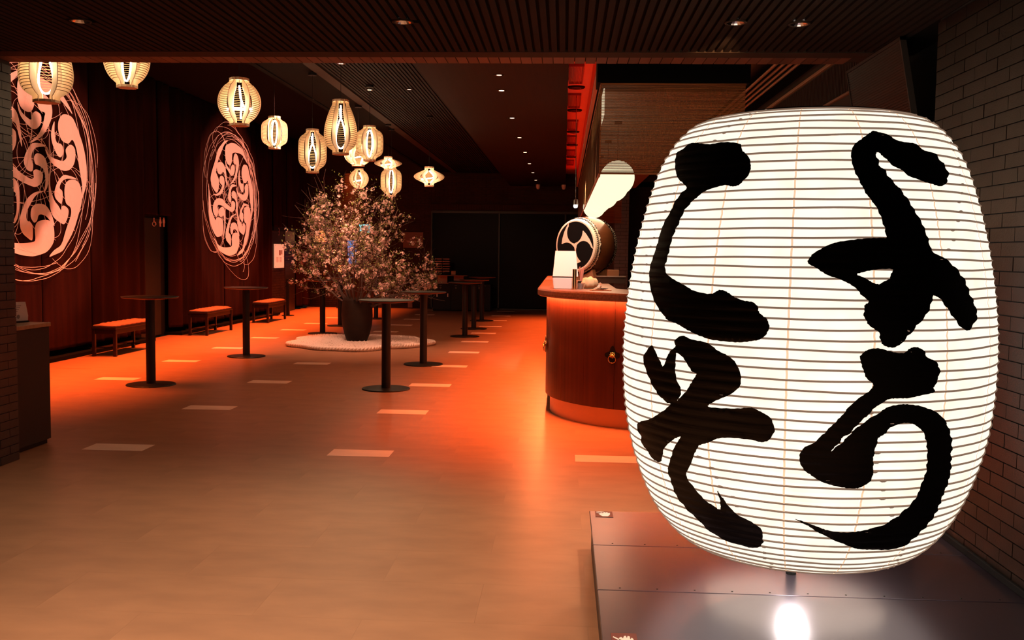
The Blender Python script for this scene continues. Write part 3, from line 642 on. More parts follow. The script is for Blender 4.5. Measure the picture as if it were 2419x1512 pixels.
def pendant(x, y, zt, zb, wd, prof, led, ceil, rot, label):
    rot = math.atan2(-x, y)+rot*.25
    H = zt-zb; R = wd/2; rn = R*(.46 if prof != 'pear' else .50)
    if prof == 'disc': rn = R*.30
    t_ = thing('pendant_lantern', label, 'lamp', (x, y, zb), rot, 'openwork plywood pendant lanterns')
    nk = .10 if prof != 'disc' else .16
    def outer(t):
        if t < nk or t > 1-nk: return rn
        return rn+(R-rn)*PF[prof]((t-nk)/(1-2*nk))
    N = 26; W = R*.42
    f = MB()
    for i in range(N+1):
        t = i/N; ro = outer(t); ri = max(ro-W, rn*.62)
        if t < .05 or t > .95: ri = rn*.55
        z = t*H
        f.v += [(ri, -.003, z), (ro, -.003, z), (ro, .003, z), (ri, .003, z)]
    for i in range(N):
        a = 4*i; b_ = a+4
        for q in range(4): f.f.append((a+q, a+(q+1) % 4, b_+(q+1) % 4, b_+q))
    f.f += [(3, 2, 1, 0), (4*N, 4*N+1, 4*N+2, 4*N+3)]
    me = f.mesh('fin', FIN)
    for k in range(6): link('fin', me, t_, (0, 0, 0), (0, 0, k*PI/3))
    m = MB(); nr = 19
    for i in range(nr+1):                                      # thin slats bridging every other pair of fins
        t = nk+.05+(1-2*nk-.10)*i/nr; ro = outer(t)-.008; ri = ro-.006; z = t*H
        for sec in (PI/3, PI, 5*PI/3):
            k = len(m.v)
            for q in range(6):
                a = sec+PI/3*q/5
                m.v += [(ri*math.cos(a), ri*math.sin(a), z), (ro*math.cos(a), ro*math.sin(a), z), (ro*math.cos(a), ro*math.sin(a), z+.0040), (ri*math.cos(a), ri*math.sin(a), z+.0040)]
            for q in range(5):
                for e in range(4): m.f.append((k+4*q+e, k+4*q+(e+1) % 4, k+4*(q+1)+(e+1) % 4, k+4*(q+1)+e))
    m.obj('slat_rings', RING, t_, kind='stuff')
    m = MB(); m.lathe([(0.001, 0), (rn*.98, 0), (rn*.98, .022), (0.001, .022)], 8); m.obj('bottom_cap', FIN, t_, rot=(0, 0, 0))
    m = MB(); m.lathe([(rn*.84, H-.024), (rn*.99, H-.024), (rn*.99, H), (.0001, H), (.0001, H-.006), (rn*.84, H-.006), (rn*.84, H-.024)], 8); m.obj('top_cap', FIN, t_)
    m = MB(); m.tube(led_path(led, H, R), .008, 6); m.obj('led_tube', LED, t_, smooth=True, rot=(0, 0, -rot))
    m = MB(); m.tube([(0, 0, H*.86), (0, 0, ceil-zb)], .0025, 5); m.lathe([(.001, ceil-zb-.03), (.05, ceil-zb-.03), (.05, ceil-zb)], 16); m.obj('cable', BLACK, t_)
    l = bpy.data.lights.new('led_glow', 'POINT'); l.energy = 13*(wd/.38)**2; l.color = (1, .64, .34); l.shadow_soft_size = R*.5
    o = bpy.data.objects.new('led_glow', l); o.location = (0, 0, H*.48); o.parent = t_; C.objects.link(o)
pendant(-4.387, 8.0, 3.36, 2.719, .43, 'pear', 'tear', 4.3, -.38, 'large teardrop lantern in front of the near emblem, its top cut by the beam')
pendant(-4.056, 8.8, 3.49, 2.98, .408, 'round', 'long', 4.3, -.30, 'barrel lantern cut off by the beam, second from the left')
pendant(-3.071, 9, 3.108, 2.664, .396, 'round', 'ring', 3.635, -.12, 'round lantern with a glowing ring inside, above the whole emblem')
pendant(-3.65, 12, 3.176, 2.772, .323, 'barrel', 'long', 4.3, .0, 'small barrel lantern hanging apart, right of the one with a glowing ring')
pendant(-3.036, 11.5, 2.958, 2.435, .334, 'barrel', 'tear', 3.62, -.05, 'tall barrel lantern with a drop-shaped light, left of the largest pear lantern')
pendant(-2.459, 10.5, 3.148, 2.554, .362, 'pear', 'tear', 3.62, -.10, 'tallest pear-shaped lantern with a drop-shaped light, in the middle of the cluster')
pendant(-2.508, 12.3, 3.107, 2.657, .349, 'barrel', 'long', 3.62, .12, 'barrel lantern just right of the pear-shaped lantern')
pendant(-3.02, 14, 3.06, 2.742, .40, 'round', 'zig', 3.62, .0, 'half hidden round lantern behind the pear-shaped lantern')
pendant(-3.654, 17, 2.970, 2.606, .341, 'round', 'zig', 4.3, .1, 'small round lantern touching the top of the blossom tree')
pendant(-2.949, 16, 3.084, 2.86, .455, 'disc', 'zig', 3.62, .1, 'flat disc lantern above the barrel lantern at the right of the cluster')
pendant(-3.005, 16.6, 2.982, 2.459, .359, 'barrel', 'long', 3.62, .05, 'tall barrel lantern behind the blossom tips, below a flat one')
pendant(-2.119, 15, 2.833, 2.526, .478, 'disc', 'zig', 3.62, .2, 'flat wide lantern hanging alone at the right end of the row')

# ================================================================== TABLES
def make_table():
    t = thing('bar_table', 'x', 'table', (0, 0, 0), 0, 'round standing tables')
    m = MB(); m.lathe([(.0001, 0), (.262, 0), (.264, .006), (.258, .012), (.06, .018), (.0001, .018)], 40); m.obj('base_plate', TBL, t, smooth=False)
    m = MB(); m.lathe([(.05, .015), (.05, .945)], 24); m.obj('pole', TBL, t, smooth=True)
    m = MB(); m.lathe([(.0001, .945), (.10, .945), (.29, .962), (.300, .970)], 48); m.obj('underside', TUND, t, smooth=True)
    m = MB(); m.lathe([(.300, .970), (.303, .975), (.300, .98), (.0001, .98)], 48); m.obj('tabletop', TTOP, t)
    return t
TB = [(-4.541, 10.337, 'front left black standing table before the first bench'), (-1.927, 10.386, 'nearest black standing table, right of the big vase'),
      (-4.467, 13.319, 'second black standing table on the left, before the middle bench'), (-1.864, 12.76, 'black standing table just behind the nearest right one'),
      (-1.762, 17.19, 'front one of the three close standing tables near the trash bins'), (-1.768, 18.966, 'middle one of the three close standing tables near the trash bins'),
      (-1.806, 21.275, 'rearmost of the three close standing tables near the trash bins'), (-4.38, 17.282, 'black standing table behind the left tip of the white gravel bed'),
      (-4.485, 19.134, 'black standing table almost hidden left behind the big vase'), (-4.204, 21.382, 'far black standing table seen through the gap right of the vase')]
t0 = make_table()
for i, (x, y, lb) in enumerate(TB):
    t = t0 if i == 0 else dup(t0, (x, y, 0))
    t.location = (x, y, 0); t['label'] = lb

# ================================================================== BENCHES
def make_bench():
    t = thing('bench', 'x', 'bench', (0, 0, 0), 0, 'low benches along the curtains')
    W, Lh, H = .34, 1.26, .41
    for x in (.02, W-.02):
        for y in (.02, Lh-.02): MB().rbox(x-.022, x+.022, y-.022, y+.022, 0, H-.03, .004).obj('leg', BWOOD, t)
    MB().rbox(-.005, W+.005, -.01, Lh+.01, H-.03, H, .006).obj('seat_board', BWOOD, t)
    for x in (.02, W-.02): MB().rbox(x-.010, x+.010, .042, Lh-.042, H-.10, H-.03, .003).obj('apron', BWOOD, t)
    for y in (.02, Lh-.02): MB().rbox(.042, W-.042, y-.010, y+.010, H-.10, H-.03, .003).obj('apron', BWOOD, t)
    for x in (.02,): MB().rbox(x-.012, x+.012, .042, Lh-.042, .09, .12, .003).obj('stretcher', BWOOD, t)
    m = MB(); nx, ny = 6, 26
    for k, zz in ((0, 0), (1, .045)):
        for i in range(nx+1):
            for j in range(ny+1):
                e = min(i, nx-i)/1.2; g = min(j, ny-j)/1.5; q = min(1, e)*min(1, g)
                z = H+(.045*(.45+.55*q)+.006*math.sin(j*1.9+i) if k else .0)
                m.v.append((.005+(W-.01)*i/nx, .02+(Lh-.04)*j/ny+.006*math.sin(i*2.1)*k, z))
    o = (nx+1)*(ny+1)
    for i in range(nx):
        for j in range(ny):
            a = i*(ny+1)+j; m.f.append((o+a, o+a+ny+1, o+a+ny+2, o+a+1)); m.f.append((a, a+1, a+ny+2, a+ny+1))
    for i in range(nx):
        a = i*(ny+1); m.f.append((a, a+ny+1, o+a+ny+1, o+a)); a += ny; m.f.append((a, o+a, o+a+ny+1, a+ny+1))
    for j in range(ny):
        a = j; m.f.append((a, o+a, o+a+1, a+1)); a = nx*(ny+1)+j; m.f.append((a, a+1, o+a+1, o+a))
    m.obj('cushion', CUSH, t, smooth=True)
    for y in (.25, .95): MB().rbox(.05, .25, y, y+.10, .09, .10, .002).obj('foot_rail', BWOOD, t)
    return t
b0 = make_bench()
for i, (x, y, lb) in enumerate([(-6.53, 12.97, 'nearest low bench with an orange-lit cushion, left of the first table'),
                                (-6.54, 16.44, 'middle low bench with a flat cushion, right of the restroom door'),
                                (-6.43, 19.56, 'farthest low bench with a flat cushion, beside the thin black post')]):
    t = b0 if i == 0 else dup(b0, (x, y, 0))
    t.location = (x, y, 0); t['label'] = lb
ps = thing('barrier_post', 'thin tall black post standing at the end of the farthest bench', 'post', (-6.36, 21.9, 0))
MB().lathe([(.001, 0), (.14, 0), (.14, .015), (.02, .02), (.001, .02)], 20).obj('foot', TBL, ps)
MB().rbox(-.035, .035, -.035, .035, .02, .86, .004).obj('shaft', TBL, ps)

# ================================================================== VASE, GRAVEL BED, BLOSSOM BRANCHES
VX, VY = -3.336, 15.40
vs = thing('vase', 'tall dark brown barrel-shaped vase holding the blossoming cherry branches', 'vase', (VX, VY, .05))
MB().lathe([(.0001, 0), (.15, 0), (.162, .01), (.205, .12), (.24, .27), (.252, .42), (.247, .55), (.235, .66), (.222, .70), (.205, .70), (.19, .60), (.0001, .58)], 40).obj('body', VASE, vs, smooth=True)
def outline(a):
    rx, ry = 1.10, 1.12
    q = 1+.07*math.sin(3*a+.6)+.06*math.sin(5*a+2.1)+.035*math.sin(9*a+.3)
    da = (a-PI+PI) % (2*PI)-PI
    d1 = abs(((a-PI*.985)+PI) % (2*PI)-PI)
    q -= .13*math.exp(-(d1/.07)**2)
    return rx*q, ry*q
gb = thing('gravel_bed', 'irregular white gravel bed with a rope edge around the big vase', 'gravel bed', (VX+.01, 15.42, 0))
m = MB(); N = 96; k0 = 6
m.v.append((0, 0, .05))
for q in range(1, k0+1):
    for i in range(N):
        a = 2*PI*i/N; rx, ry = outline(a); f_ = q/k0
        m.v.append((rx*f_*math.cos(a), ry*f_*math.sin(a), .05 if q < k0 else .03))
for i in range(N): m.f.append((0, 1+i, 1+(i+1) % N))
for q in range(k0-1):
    for i in range(N): a = 1+q*N; m.f.append((a+i, a+N+i, a+N+(i+1) % N, a+(i+1) % N))
k = len(m.v)
for i in range(N):
    a = 2*PI*i/N; rx, ry = outline(a); m.v.append((rx*math.cos(a), ry*math.sin(a), 0))
for i in range(N): a = 1+(k0-1)*N; m.f.append((a+i, k+i, k+(i+1) % N, a+(i+1) % N))
m.obj('bed', GRAV, gb)
for ph in (0, PI):
    m = MB(); pts = []
    NN = 420
    for i in range(NN):
        a = 2*PI*i/NN; rx, ry = outline(a); tw = 2*PI*70*i/NN+ph
        px, py = rx*math.cos(a), ry*math.sin(a); l = math.hypot(px, py)
        pts.append((px+px/l*.016*math.cos(tw), py+py/l*.016*math.cos(tw), .038+.016*math.sin(tw)))
    m.tube(pts, .022, 6, closed=True); m.obj('rope_strand', ROPE, gb, smooth=True)
m = MB(); rg = random.Random(3)
for q in range(6500):
    a = rg.uniform(0, 2*PI); rx, ry = outline(a); f_ = math.sqrt(rg.uniform(.02, .93)); x, y = rx*f_*math.cos(a), ry*f_*math.sin(a)
    r = rg.uniform(.010, .019); k = len(m.v); z = .052+rg.uniform(0, .01); t_ = rg.uniform(0, 3)
    if math.hypot(x-.0, y+.02) < .17: continue
    c_, s_ = math.cos(t_)*r, math.sin(t_)*r
    m.v += [(x+c_, y+s_, z), (x-s_, y+c_, z), (x-c_, y-s_, z), (x+s_, y-c_, z), (x, y, z+r*.8), (x, y, z-r*.7)]
    for e in range(4): m.f += [(k+e, k+(e+1) % 4, k+4), (k+(e+1) % 4, k+e, k+5)]
m.obj('gravel', GRAV, gb, kind='stuff')

ch = thing('cherry_branches', 'spreading cherry branches full of pale pink blossom in the dark vase', 'blossom branches', (VX, VY, .62))
rb = random.Random(21)
BR = MB(); TIPS = []
def env(p):
    """soft envelope of the crown, local coordinates"""
    z = p.z
    rmax = .55+.6*max(0, z)/.30 if z < .30 else 1.12-.15*max(0, z-.6) if z < .9 else 1.07-.62*(z-.9)
    return math.hypot(p.x, p.y)/max(rmax, .05)
def grow(p, d, L, r, depth):
    n = 5; pts = [p.copy()]; rs = [r]
    for i in range(n):
        d = (d+Vector((rb.gauss(0, .13), rb.gauss(0, .13), rb.gauss(.02, .10)))).normalized()
        p = p+d*L/n
        if p.z < .12: d.z = abs(d.z)*.6+.1; d.normalize()
        pts.append(p.copy()); rs.append(r*(1-.55*(i+1)/n))
        if depth >= 1 and env(p) < 1.25: TIPS.append((p.copy(), depth))
        if depth < 3 and i >= 1:
            for q in range(2 if depth < 2 else 1):
                if rb.random() < .80:
                    s = d.cross(Vector((rb.gauss(0, 1), rb.gauss(0, 1), rb.gauss(0, 1)))).normalized()
                    nd = (d*.75+s*.75+Vector((0, 0, .1))).normalized()
                    if env(p) < 1.12: grow(p.copy(), nd, L*rb.uniform(.34, .55), rs[-1]*.6, depth+1)
    BR.tube(pts, rs, 6 if depth < 2 else 4, cap=False)
for k in range(19):
    a = 2*PI*k/19+rb.uniform(-.15, .15); tilt = rb.choice((.15, .35, .55, .75, .95, 1.15)) + rb.uniform(-.08, .08)
    d = Vector((math.cos(a)*math.sin(tilt), math.sin(a)*math.sin(tilt), math.cos(tilt)))
    L = 1.95-.75*tilt/1.2+rb.uniform(-.1, .15)
    grow(Vector((math.cos(a)*.09, math.sin(a)*.09, -.02)), d, L*.92, .017, 0)
BR.obj('branches', BARK, ch)
def flower(mm, c, nrm, s):
    nrm = nrm.normalized(); u = nrm.orthogonal().normalized(); v_ = nrm.cross(u); ph = rb.uniform(0, 6.28)
    for q in range(5):
        a = ph+2*PI*q/5; da = .55
        k = len(mm.v)
        e = lambda aa, rr, hh: tuple(c+(u*math.cos(aa)+v_*math.sin(aa))*rr*s+nrm*hh*s)
        mm.v += [tuple(c), e(a-da*.8, .75, .22), e(a, 1.0, .38), e(a+da*.8, .75, .22)]
        mm.f.append((k, k+1, k+2, k+3))
CL = []
for q in range(6):
    mm = MB()
    for z in range(rb.randint(5, 8)):
        dv = Vector((rb.gauss(0, 1), rb.gauss(0, 1), rb.gauss(0, 1))).normalized()
        flower(mm, dv*rb.uniform(.012, .036), dv, rb.uniform(.015, .021))
    CL.append(mm)
CLM = [c.mesh('blossom', PETAL) for c in CL]
rb.shuffle(TIPS); TIPS = [t for t in TIPS if t[0].z > .06]
print('tips', len(TIPS))
near = sorted(TIPS[:980], key=lambda t: t[0].y+rb.uniform(0, .8))
rest = MB()
for i, (p, dep) in enumerate(near):
    q = rb.randrange(6); s = rb.uniform(.7, 1.15); off = Vector((rb.gauss(0, .02), rb.gauss(0, .02), rb.gauss(-.01, .02)))
    if i < 290:
        o = link('blossom', CLM[q], ch, tuple(p+off), (rb.uniform(0, 6), rb.uniform(0, 6), 0)); o.scale = (s, s, s)
    else:
        R_ = Matrix.Translation(p+off) @ Matrix.Rotation(rb.uniform(0, 6), 4, 'X') @ Matrix.Rotation(rb.uniform(0, 6), 4, 'Y') @ Matrix.Scale(s, 4)
        k = len(rest.v); rest.v += [tuple(R_ @ Vector(v)) for v in CL[q].v]; rest.f += [tuple(k+e for e in f_) for f_ in CL[q].f]
rest.obj('blossoms', PETAL, ch, kind='stuff')
lf = MB()
for p, dep in TIPS[:2200]:
    for q in range(3):
        c = p+Vector((rb.gauss(0, .035), rb.gauss(0, .035), rb.gauss(.01, .035))); d = Vector((rb.gauss(0, 1), rb.gauss(0, 1), rb.gauss(.5, 1))).normalized(); s_ = d.orthogonal().normalized()
        k = len(lf.v); l = rb.uniform(.018, .04)
        lf.v += [tuple(c), tuple(c+d*l*.5+s_*l*.25), tuple(c+d*l), tuple(c+d*l*.5-s_*l*.25)]; lf.f.append((k, k+1, k+2, k+3))
lf.obj('leaves', LEAF, ch, kind='stuff')
# ================================================================== CURVED COUNTER
def ccurve(off, n=28, yb=14.2, xr=2.25):
    """plan curve of the counter, off = distance outside the body face"""
    a, b_ = 1.06+off, 1.15+off; pts = [(-.16-off, yb), (-.16-off, 12.5), (-.16-off, 10.8)]
    for i in range(n+1):
        t = PI+(PI/2)*i/n; pts.append((.9+a*math.cos(t), 9.3+b_*math.sin(t)))
    pts.append((xr, 9.3-b_)); return pts
def band(po, pi, z0, z1, m, ch=0):
    n = len(po); k = len(m.v)
    if ch:
        lay = [(po, z0+ch, 0), (po, z1-ch, 0)]
    for p in po: m.v.append((*p, z0))
    for p in po: m.v.append((*p, z1))
    for p in pi: m.v.append((*p, z1))
    for p in pi: m.v.append((*p, z0))
    for i in range(n-1):
        for q in range(4):
            a = k+q*n; b_ = k+((q+1) % 4)*n; m.f.append((a+i, a+i+1, b_+i+1, b_+i))
    m.f.append((k, k+n, k+2*n, k+3*n)); m.f.append((k+n-1, k+4*n-1, k+3*n-1, k+2*n-1)); return m
ct = thing('reception_counter', 'curved red-brown wooden reception counter with a thick pale top', 'counter', (0, 0, 0))
o_ = ccurve(.09); i_ = ccurve(-.66)
# slab with rounded edge
m = MB(); rings = [(ccurve(.072), 1.105), (ccurve(.088), 1.115), (ccurve(.09), 1.13), (ccurve(.09), 1.162), (ccurve(.084), 1.175), (ccurve(.068), 1.181), (i_, 1.181), (i_, 1.105)]
n_ = len(o_)
for pts, z in rings:
    for p in pts: m.v.append((*p, z))
for q in range(len(rings)):
    a = q*n_; b_ = ((q+1) % len(rings))*n_
    for i in range(n_-1): m.f.append((a+i, a+i+1, b_+i+1, b_+i))
m.f.append(tuple(q*n_ for q in range(len(rings)))); m.f.append(tuple(q*n_+n_-1 for q in range(len(rings)))[::-1])
m.obj('countertop', SLAB, ct, smooth=False)
# body panels (vertical veneer boards with fine joints)
bo = ccurve(0, 32); bi = ccurve(-.5, 32)
segs = [(0, 1), (1, 2), (2, 8), (8, 14), (14, 20), (20, 26), (26, 32), (32, 35), (35, 36)]
for a, b_ in segs:
    m = MB(); po = [list(p) for p in bo[a:b_+1]]; pi_ = bi[a:b_+1]
    for e, q in ((0, 1), (-1, -2)):
        dx, dy = po[q][0]-po[e][0], po[q][1]-po[e][1]; l = math.hypot(dx, dy); po[e][0] += dx/l*.0012; po[e][1] += dy/l*.0012
    band(po, pi_, .17, 1.105, m); m.obj('wood_panel', CWOOD, ct, smooth=False)
m = MB(); band(ccurve(-.045, 32), ccurve(-.5, 32), 0, .17, m); m.obj('kick_plate', COPPER, ct)
m = MB(); band(ccurve(.050), ccurve(.022), 1.1046, 1.1051, m); m.obj('led_strip', emis('counter_led', (1, .19, .055), 260), ct)
m = MB(); band(ccurve(-.046), ccurve(-.07), .162, .169, m); 
def ring_pull(p, nrm, z):
    ang = math.atan2(nrm[0], -nrm[1]); pl = MB()
    star = []
    for i in range(48):
        a = 2*PI*i/48; star.append((.056*(1+.28*math.cos(4*a))*math.cos(a), .062*(1+.28*math.cos(4*a))*math.sin(a)))
    pl.prism(star, .001, .006, lambda u, v, w_: (u, -w_, v))
    o = pl.obj('pull_plate', IRON, ct, (p[0], p[1], z), (0, 0, ang), label='black lobed plate with a brass ring')
    m = MB()
    for i in range(8):
        a = 2*PI*i/8; bm = bmesh.new(); bmesh.ops.create_uvsphere(bm, u_segments=8, v_segments=5, radius=.009)
        m.add_bm(bm, Matrix.Translation((.019*math.cos(a), -.010, .019*math.sin(a))))
    bm = bmesh.new(); bmesh.ops.create_uvsphere(bm, u_segments=12, v_segments=8, radius=.014); m.add_bm(bm, Matrix.Translation((0, -.014, 0)))
    m.obj('rosette', BRASS, o, smooth=True)
    m = MB(); m.tube([(.033*math.sin(2*PI*i/28), -.022-.004*math.cos(2*PI*i/28), -.034+.033*math.cos(2*PI*i/28)) for i in range(28)], .0042, 8, closed=True)
    m.obj('ring', BRASS, o, smooth=True)
ring_pull((.433, 8.268), (-.36, -.93), .64)
ring_pull((-.158, 9.16), (-.99, -.1), .645)
# ---- things on the counter
CT = 1.181
t = thing('card_stand', 'white slanted display stand on a white box at the left end of the counter', 'stand', (-.003, 8.93, CT))
m = MB(); bm = bmesh.new(); bmesh.ops.create_cube(bm, size=1)
for v in bm.verts:
    hw = .095 if v.co.z > 0 else .082
    v.co = Vector((hw*(1 if v.co.x > 0 else -1)-.004, .06*(1 if v.co.y > 0 else -1), .105 if v.co.z > 0 else 0))
bmesh.ops.bevel(bm, geom=bm.edges[:], offset=.005, segments=2, affect='EDGES'); m.add_bm(bm)
m.obj('box', PAPERW, t)
MB().rbox(-.105, .11, -.05, .07, .106, .114, .002).obj('hinge_bar', BLACK, t)
m = MB(); k = 0
m.v = [(-.099, .00, .115), (.136, .00, .115), (.112, .085, .352), (-.078, .085, .352), (-.099, .012, .115), (.136, .012, .115), (.112, .097, .352), (-.078, .097, .352)]
m.f = [(0, 1, 2, 3), (7, 6, 5, 4), (0, 4, 5, 1), (1, 5, 6, 2), (2, 6, 7, 3), (3, 7, 4, 0)]
m.obj('board', PAPERW, t)
t = thing('pen_tube', 'upright shiny brass tube in front of the white display stand', 'tube', (.098, 8.83, CT))
MB().lathe([(.0001, .001), (.019, .001), (.019, .185), (.016, .185), (.016, .06), (.0001, .06)], 24).obj('body', BRASS, t, smooth=False)
MB().lathe([(.0001, 0), (.026, 0), (.026, .004), (.0001, .006)], 24).obj('base', BRASS, t)
t = thing('glass_tray', 'small clear glass dish right of the brass tube', 'dish', (.155, 8.93, CT))
GL = mat('clear_glass', (.95, .85, .8), .05, trans=.9)
MB().lathe([(.0001, 0), (.028, 0), (.046, .055), (.042, .055), (.025, .006), (.0001, .006)], 6).obj('dish', GL, t)
t = thing('wrapped_parcel', 'crumpled cream cloth bundle with orange underside right of the glass dish', 'bundle', (.24, 9.03, CT+.002))
m = MB(); bm = bmesh.new(); bmesh.ops.create_icosphere(bm, subdivisions=3, radius=1)
for v in bm.verts:
    q = 1+.12*math.sin(9*v.co.x+4*v.co.y)+.08*math.sin(13*v.co.z); v.co = Vector((v.co.x*.078*q, v.co.y*.06*q, max(.001, .052+v.co.z*.058*q)))
m.add_bm(bm); m.obj('cloth', mat('cream_cloth', (.72, .50, .28), .7), t, smooth=True)
m = MB()
for i in range(9):
    a = -.5+i*.16; m.tube([(.05, 0, .03), (.08+.02*math.cos(a), .02*math.sin(a*3), .03+.03*math.sin(a)), (.105+.01*(i % 2), .02*math.sin(i), .02+.05*math.sin(a))], .0035, 5)
m.obj('cord_tassel', SKIN, t)
t = thing('twig_ornament', 'little bundle of pink and straw twigs standing behind the brass tube', 'ornament', (.165, 9.16, CT))
m = MB(); rr = random.Random(4)
for i in range(14):
    a = rr.uniform(0, 6.28); q = rr.uniform(.01, .035); m.tube([(0, 0, 0), (q*.4*math.cos(a), q*.4*math.sin(a), .08), (q*math.cos(a), q*math.sin(a), rr.uniform(.15, .21))], .003, 5)
m.obj('twigs', mat('twig_pink', (.6, .25, .18), .6), t)
m = MB(); m.lathe([(.0001, 0), (.03, 0), (.034, .05), (.03, .07), (.0001, .06)], 16); m.obj('pot', IRON, t)
t = thing('card_holder', 'flat pale card tray with dark cards on the counter near its front edge', 'tray', (.33, 8.62, CT))
MB().rbox(-.09, .09, -.05, .05, 0, .008, .002).obj('tray', SKIN, t, rot=(0, 0, .2))
for i in range(4): MB().box(-.045, .045, -.028, .028, .009+.003*i, .0115+.003*i).obj('card', BLACK if i % 2 else PAPERW, t, (.01*i-.01, .004*i, 0), (0, 0, .3*i))
# ---- drum on its cradle
DX, DY, DZ, DR, DL = .135, 12.0, 1.613, .322, .44
dr_ax = Vector((.66, .75, 0)).normalized()
t = thing('taiko_drum', 'big barrel drum with a black three-comma crest on its head, standing on the counter', 'drum', (DX, DY, DZ), math.atan2(dr_ax.y, dr_ax.x)-PI/2)
# local: axis +Y away from the face
def ylathe(prof, n=56):
    m = MB(); m.lathe(prof, n); m.v = [(x, z, y) for x, y, z in m.v]; m.f = [f[::-1] for f in m.f]; return m
ylathe([(DR*1.0, .055), (DR*1.09, .12), (DR*1.13, DL/2), (DR*1.09, DL-.12), (DR*1.0, DL-.055)]).obj('barrel', DWOOD, t, smooth=True)
for nm, ya, yb in (('drum_head', 0, .075), ('rear_head', DL, DL-.075)):
    s_ = 1 if yb > ya else -1
    m = MB(); n = 96
    prof = [(.0001, ya), (DR*.96, ya), (DR, ya+.008*s_), (DR*1.045, yb-.02*s_)]
    m.lathe(prof, n); k = len(m.v)
    for j in range(n):
        a = 2*PI*j/n; m.v.append((DR*1.075*math.cos(a), DR*1.075*math.sin(a), yb+(.010*math.sin(a*24)+.006*math.sin(a*7))*s_))
    for j in range(n): m.f.append((k-n+j, k-n+(j+1) % n, k+(j+1) % n, k+j))
    m.v = [(x, z, y) for x, y, z in m.v]; m.f = [f[::-1] for f in m.f]
    m.obj(nm, SKIN, t)
m = MB()                                                        # painted crest: black disc left, pale three-armed figure
n = 72
ringp = []
for q, (r_a, r_b) in enumerate(((.915*DR, 0),)):
    k = len(m.v); m.v.append((0, -.0012, 0))
    for j in range(n): m.v.append((r_a*math.cos(2*PI*j/n), -.0012, r_a*math.sin(2*PI*j/n)))
    for j in range(n): m.f.append((k, k+1+(j+1) % n, k+1+j))
m.obj('crest_ground', DBLACK, t)
arm = []
for i in range(13):                                             # along the upper head circle (centre (0,.5) radius .415)
    a = math.radians(-90-i*10.5); arm.append((.42*math.cos(a), .49+.42*math.sin(a)))
arm += [(-.34, .86), (-.46, .70), (-.57, .50), (-.655, .26), (-.69, .06)]
for i in range(9):                                              # back along the lower left head circle
    a = math.radians(125-i*11.5); arm.append((-.425+.415*math.cos(a), -.245+.415*math.sin(a)*.86))
f3 = MB()
for r_ in range(3):
    ca, sa = math.cos(r_*2*PI/3), math.sin(r_*2*PI/3)
    poly = [((x*ca-y*sa)*DR, (x*sa+y*ca)*DR) for x, y in [(0, -.0)]+arm]
    f3.prism(poly, .0018, .0026, lambda u, v, w_: (u, -w_, v))
f3.obj('crest_figure', SKIN, t)
for nm, yy, s_ in (('lacing', .048, 1), ('lacing', DL-.048, -1)):
    m = MB(); n = 160; pts = []
    for j in range(n):
        a = 2*PI*j/n; z_ = yy+(.016 if j % 2 else -.016); rr_ = DR*(1.032 if j % 2 else 1.022) + .004
        pts.append((rr_*math.cos(a), z_, rr_*math.sin(a)))
    m.tube(pts, .0065, 4, closed=True); m.obj(nm, DBLACK, t)
m = MB()
for j in range(56):
    a = 2*PI*j/56
    for yy in (.082, DL-.082):
        bm = bmesh.new(); bmesh.ops.create_icosphere(bm, subdivisions=1, radius=.009); m.add_bm(bm, Matrix.Translation((DR*1.068*math.cos(a), yy, DR*1.068*math.sin(a))))
m.obj('studs', IRON, t, kind='stuff')
t = thing('drum_cradle', 'brown wooden cradle carrying the barrel drum', 'stand', (DX, DY, CT), math.atan2(dr_ax.y, dr_ax.x)-PI/2)
for yy in (.10, DL-.10):
    m = MB(); pr = [(-.26, 0), (.26, 0), (.26, .12)]+[(.2*math.cos(a_)*1.0, .26-math.sqrt(max(0, .0001))-.185+.05*(1-math.sin(-a_+0))) for a_ in (0,)][:0]
    arcp = [(.36*math.sin(q), DZ-CT-.375*math.cos(q)) for q in [math.radians(38-7.6*i) for i in range(11)]]
    pr = [(-.26, 0), (.26, 0)]+[(x, z) for x, z in arcp]
    m.prism(pr, yy-.03, yy+.03, lambda u, v, w_: (u, w_, v)); m.obj('saddle', CWD, t)
for x in (-.2, .2): MB().rbox(x-.03, x+.03, .06, DL-.06, .0, .045, .004).obj('rail', CWD, t)
t = thing('wooden_crate', 'dark brown wooden box in front of the drum cradle', 'box', (.53, 10.9, CT))
MB().rbox(-.16, .16, -.12, .12, 0, .065, .004).obj('box', mat('dark_crate', (.05, .018, .012), .5), t)
MB().rbox(-.17, .17, -.13, .13, .065, .08, .003).obj('lid', mat('dark_crate_lid', (.07, .026, .016), .5), t)
t = thing('wooden_block', 'upright brown wooden block at the right foot of the drum', 'box', (.60, 11.8, CT))
MB().rbox(-.07, .07, -.07, .07, 0, .14, .004).obj('block', CWD, t)
t = thing('small_spotlight', 'tiny brilliant white spotlight hanging beside the canopy, above the drum', 'lamp', (.128, 13.0, 3.284))
m = MB(); m.tube([(0, 0, .336), (.01, 0, -.6), (.015, 0, -1.06)], .005, 6); m.obj('stem', CHROME, t)
m = MB(); m.lathe([(.0001, -1.04), (.028, -1.05), (.036, -1.12), (.033, -1.12), (.0001, -1.10)], 16); m.obj('housing', CHROME, t, (.015, 0, 0))
bm = bmesh.new(); bmesh.ops.create_uvsphere(bm, u_segments=12, v_segments=8, radius=.028); m = MB(); m.add_bm(bm, Matrix.Translation((.015, -.01, -1.135)))
m.obj('bulb', emis('spot_bulb', (.95, .97, 1), 40), t, smooth=True)

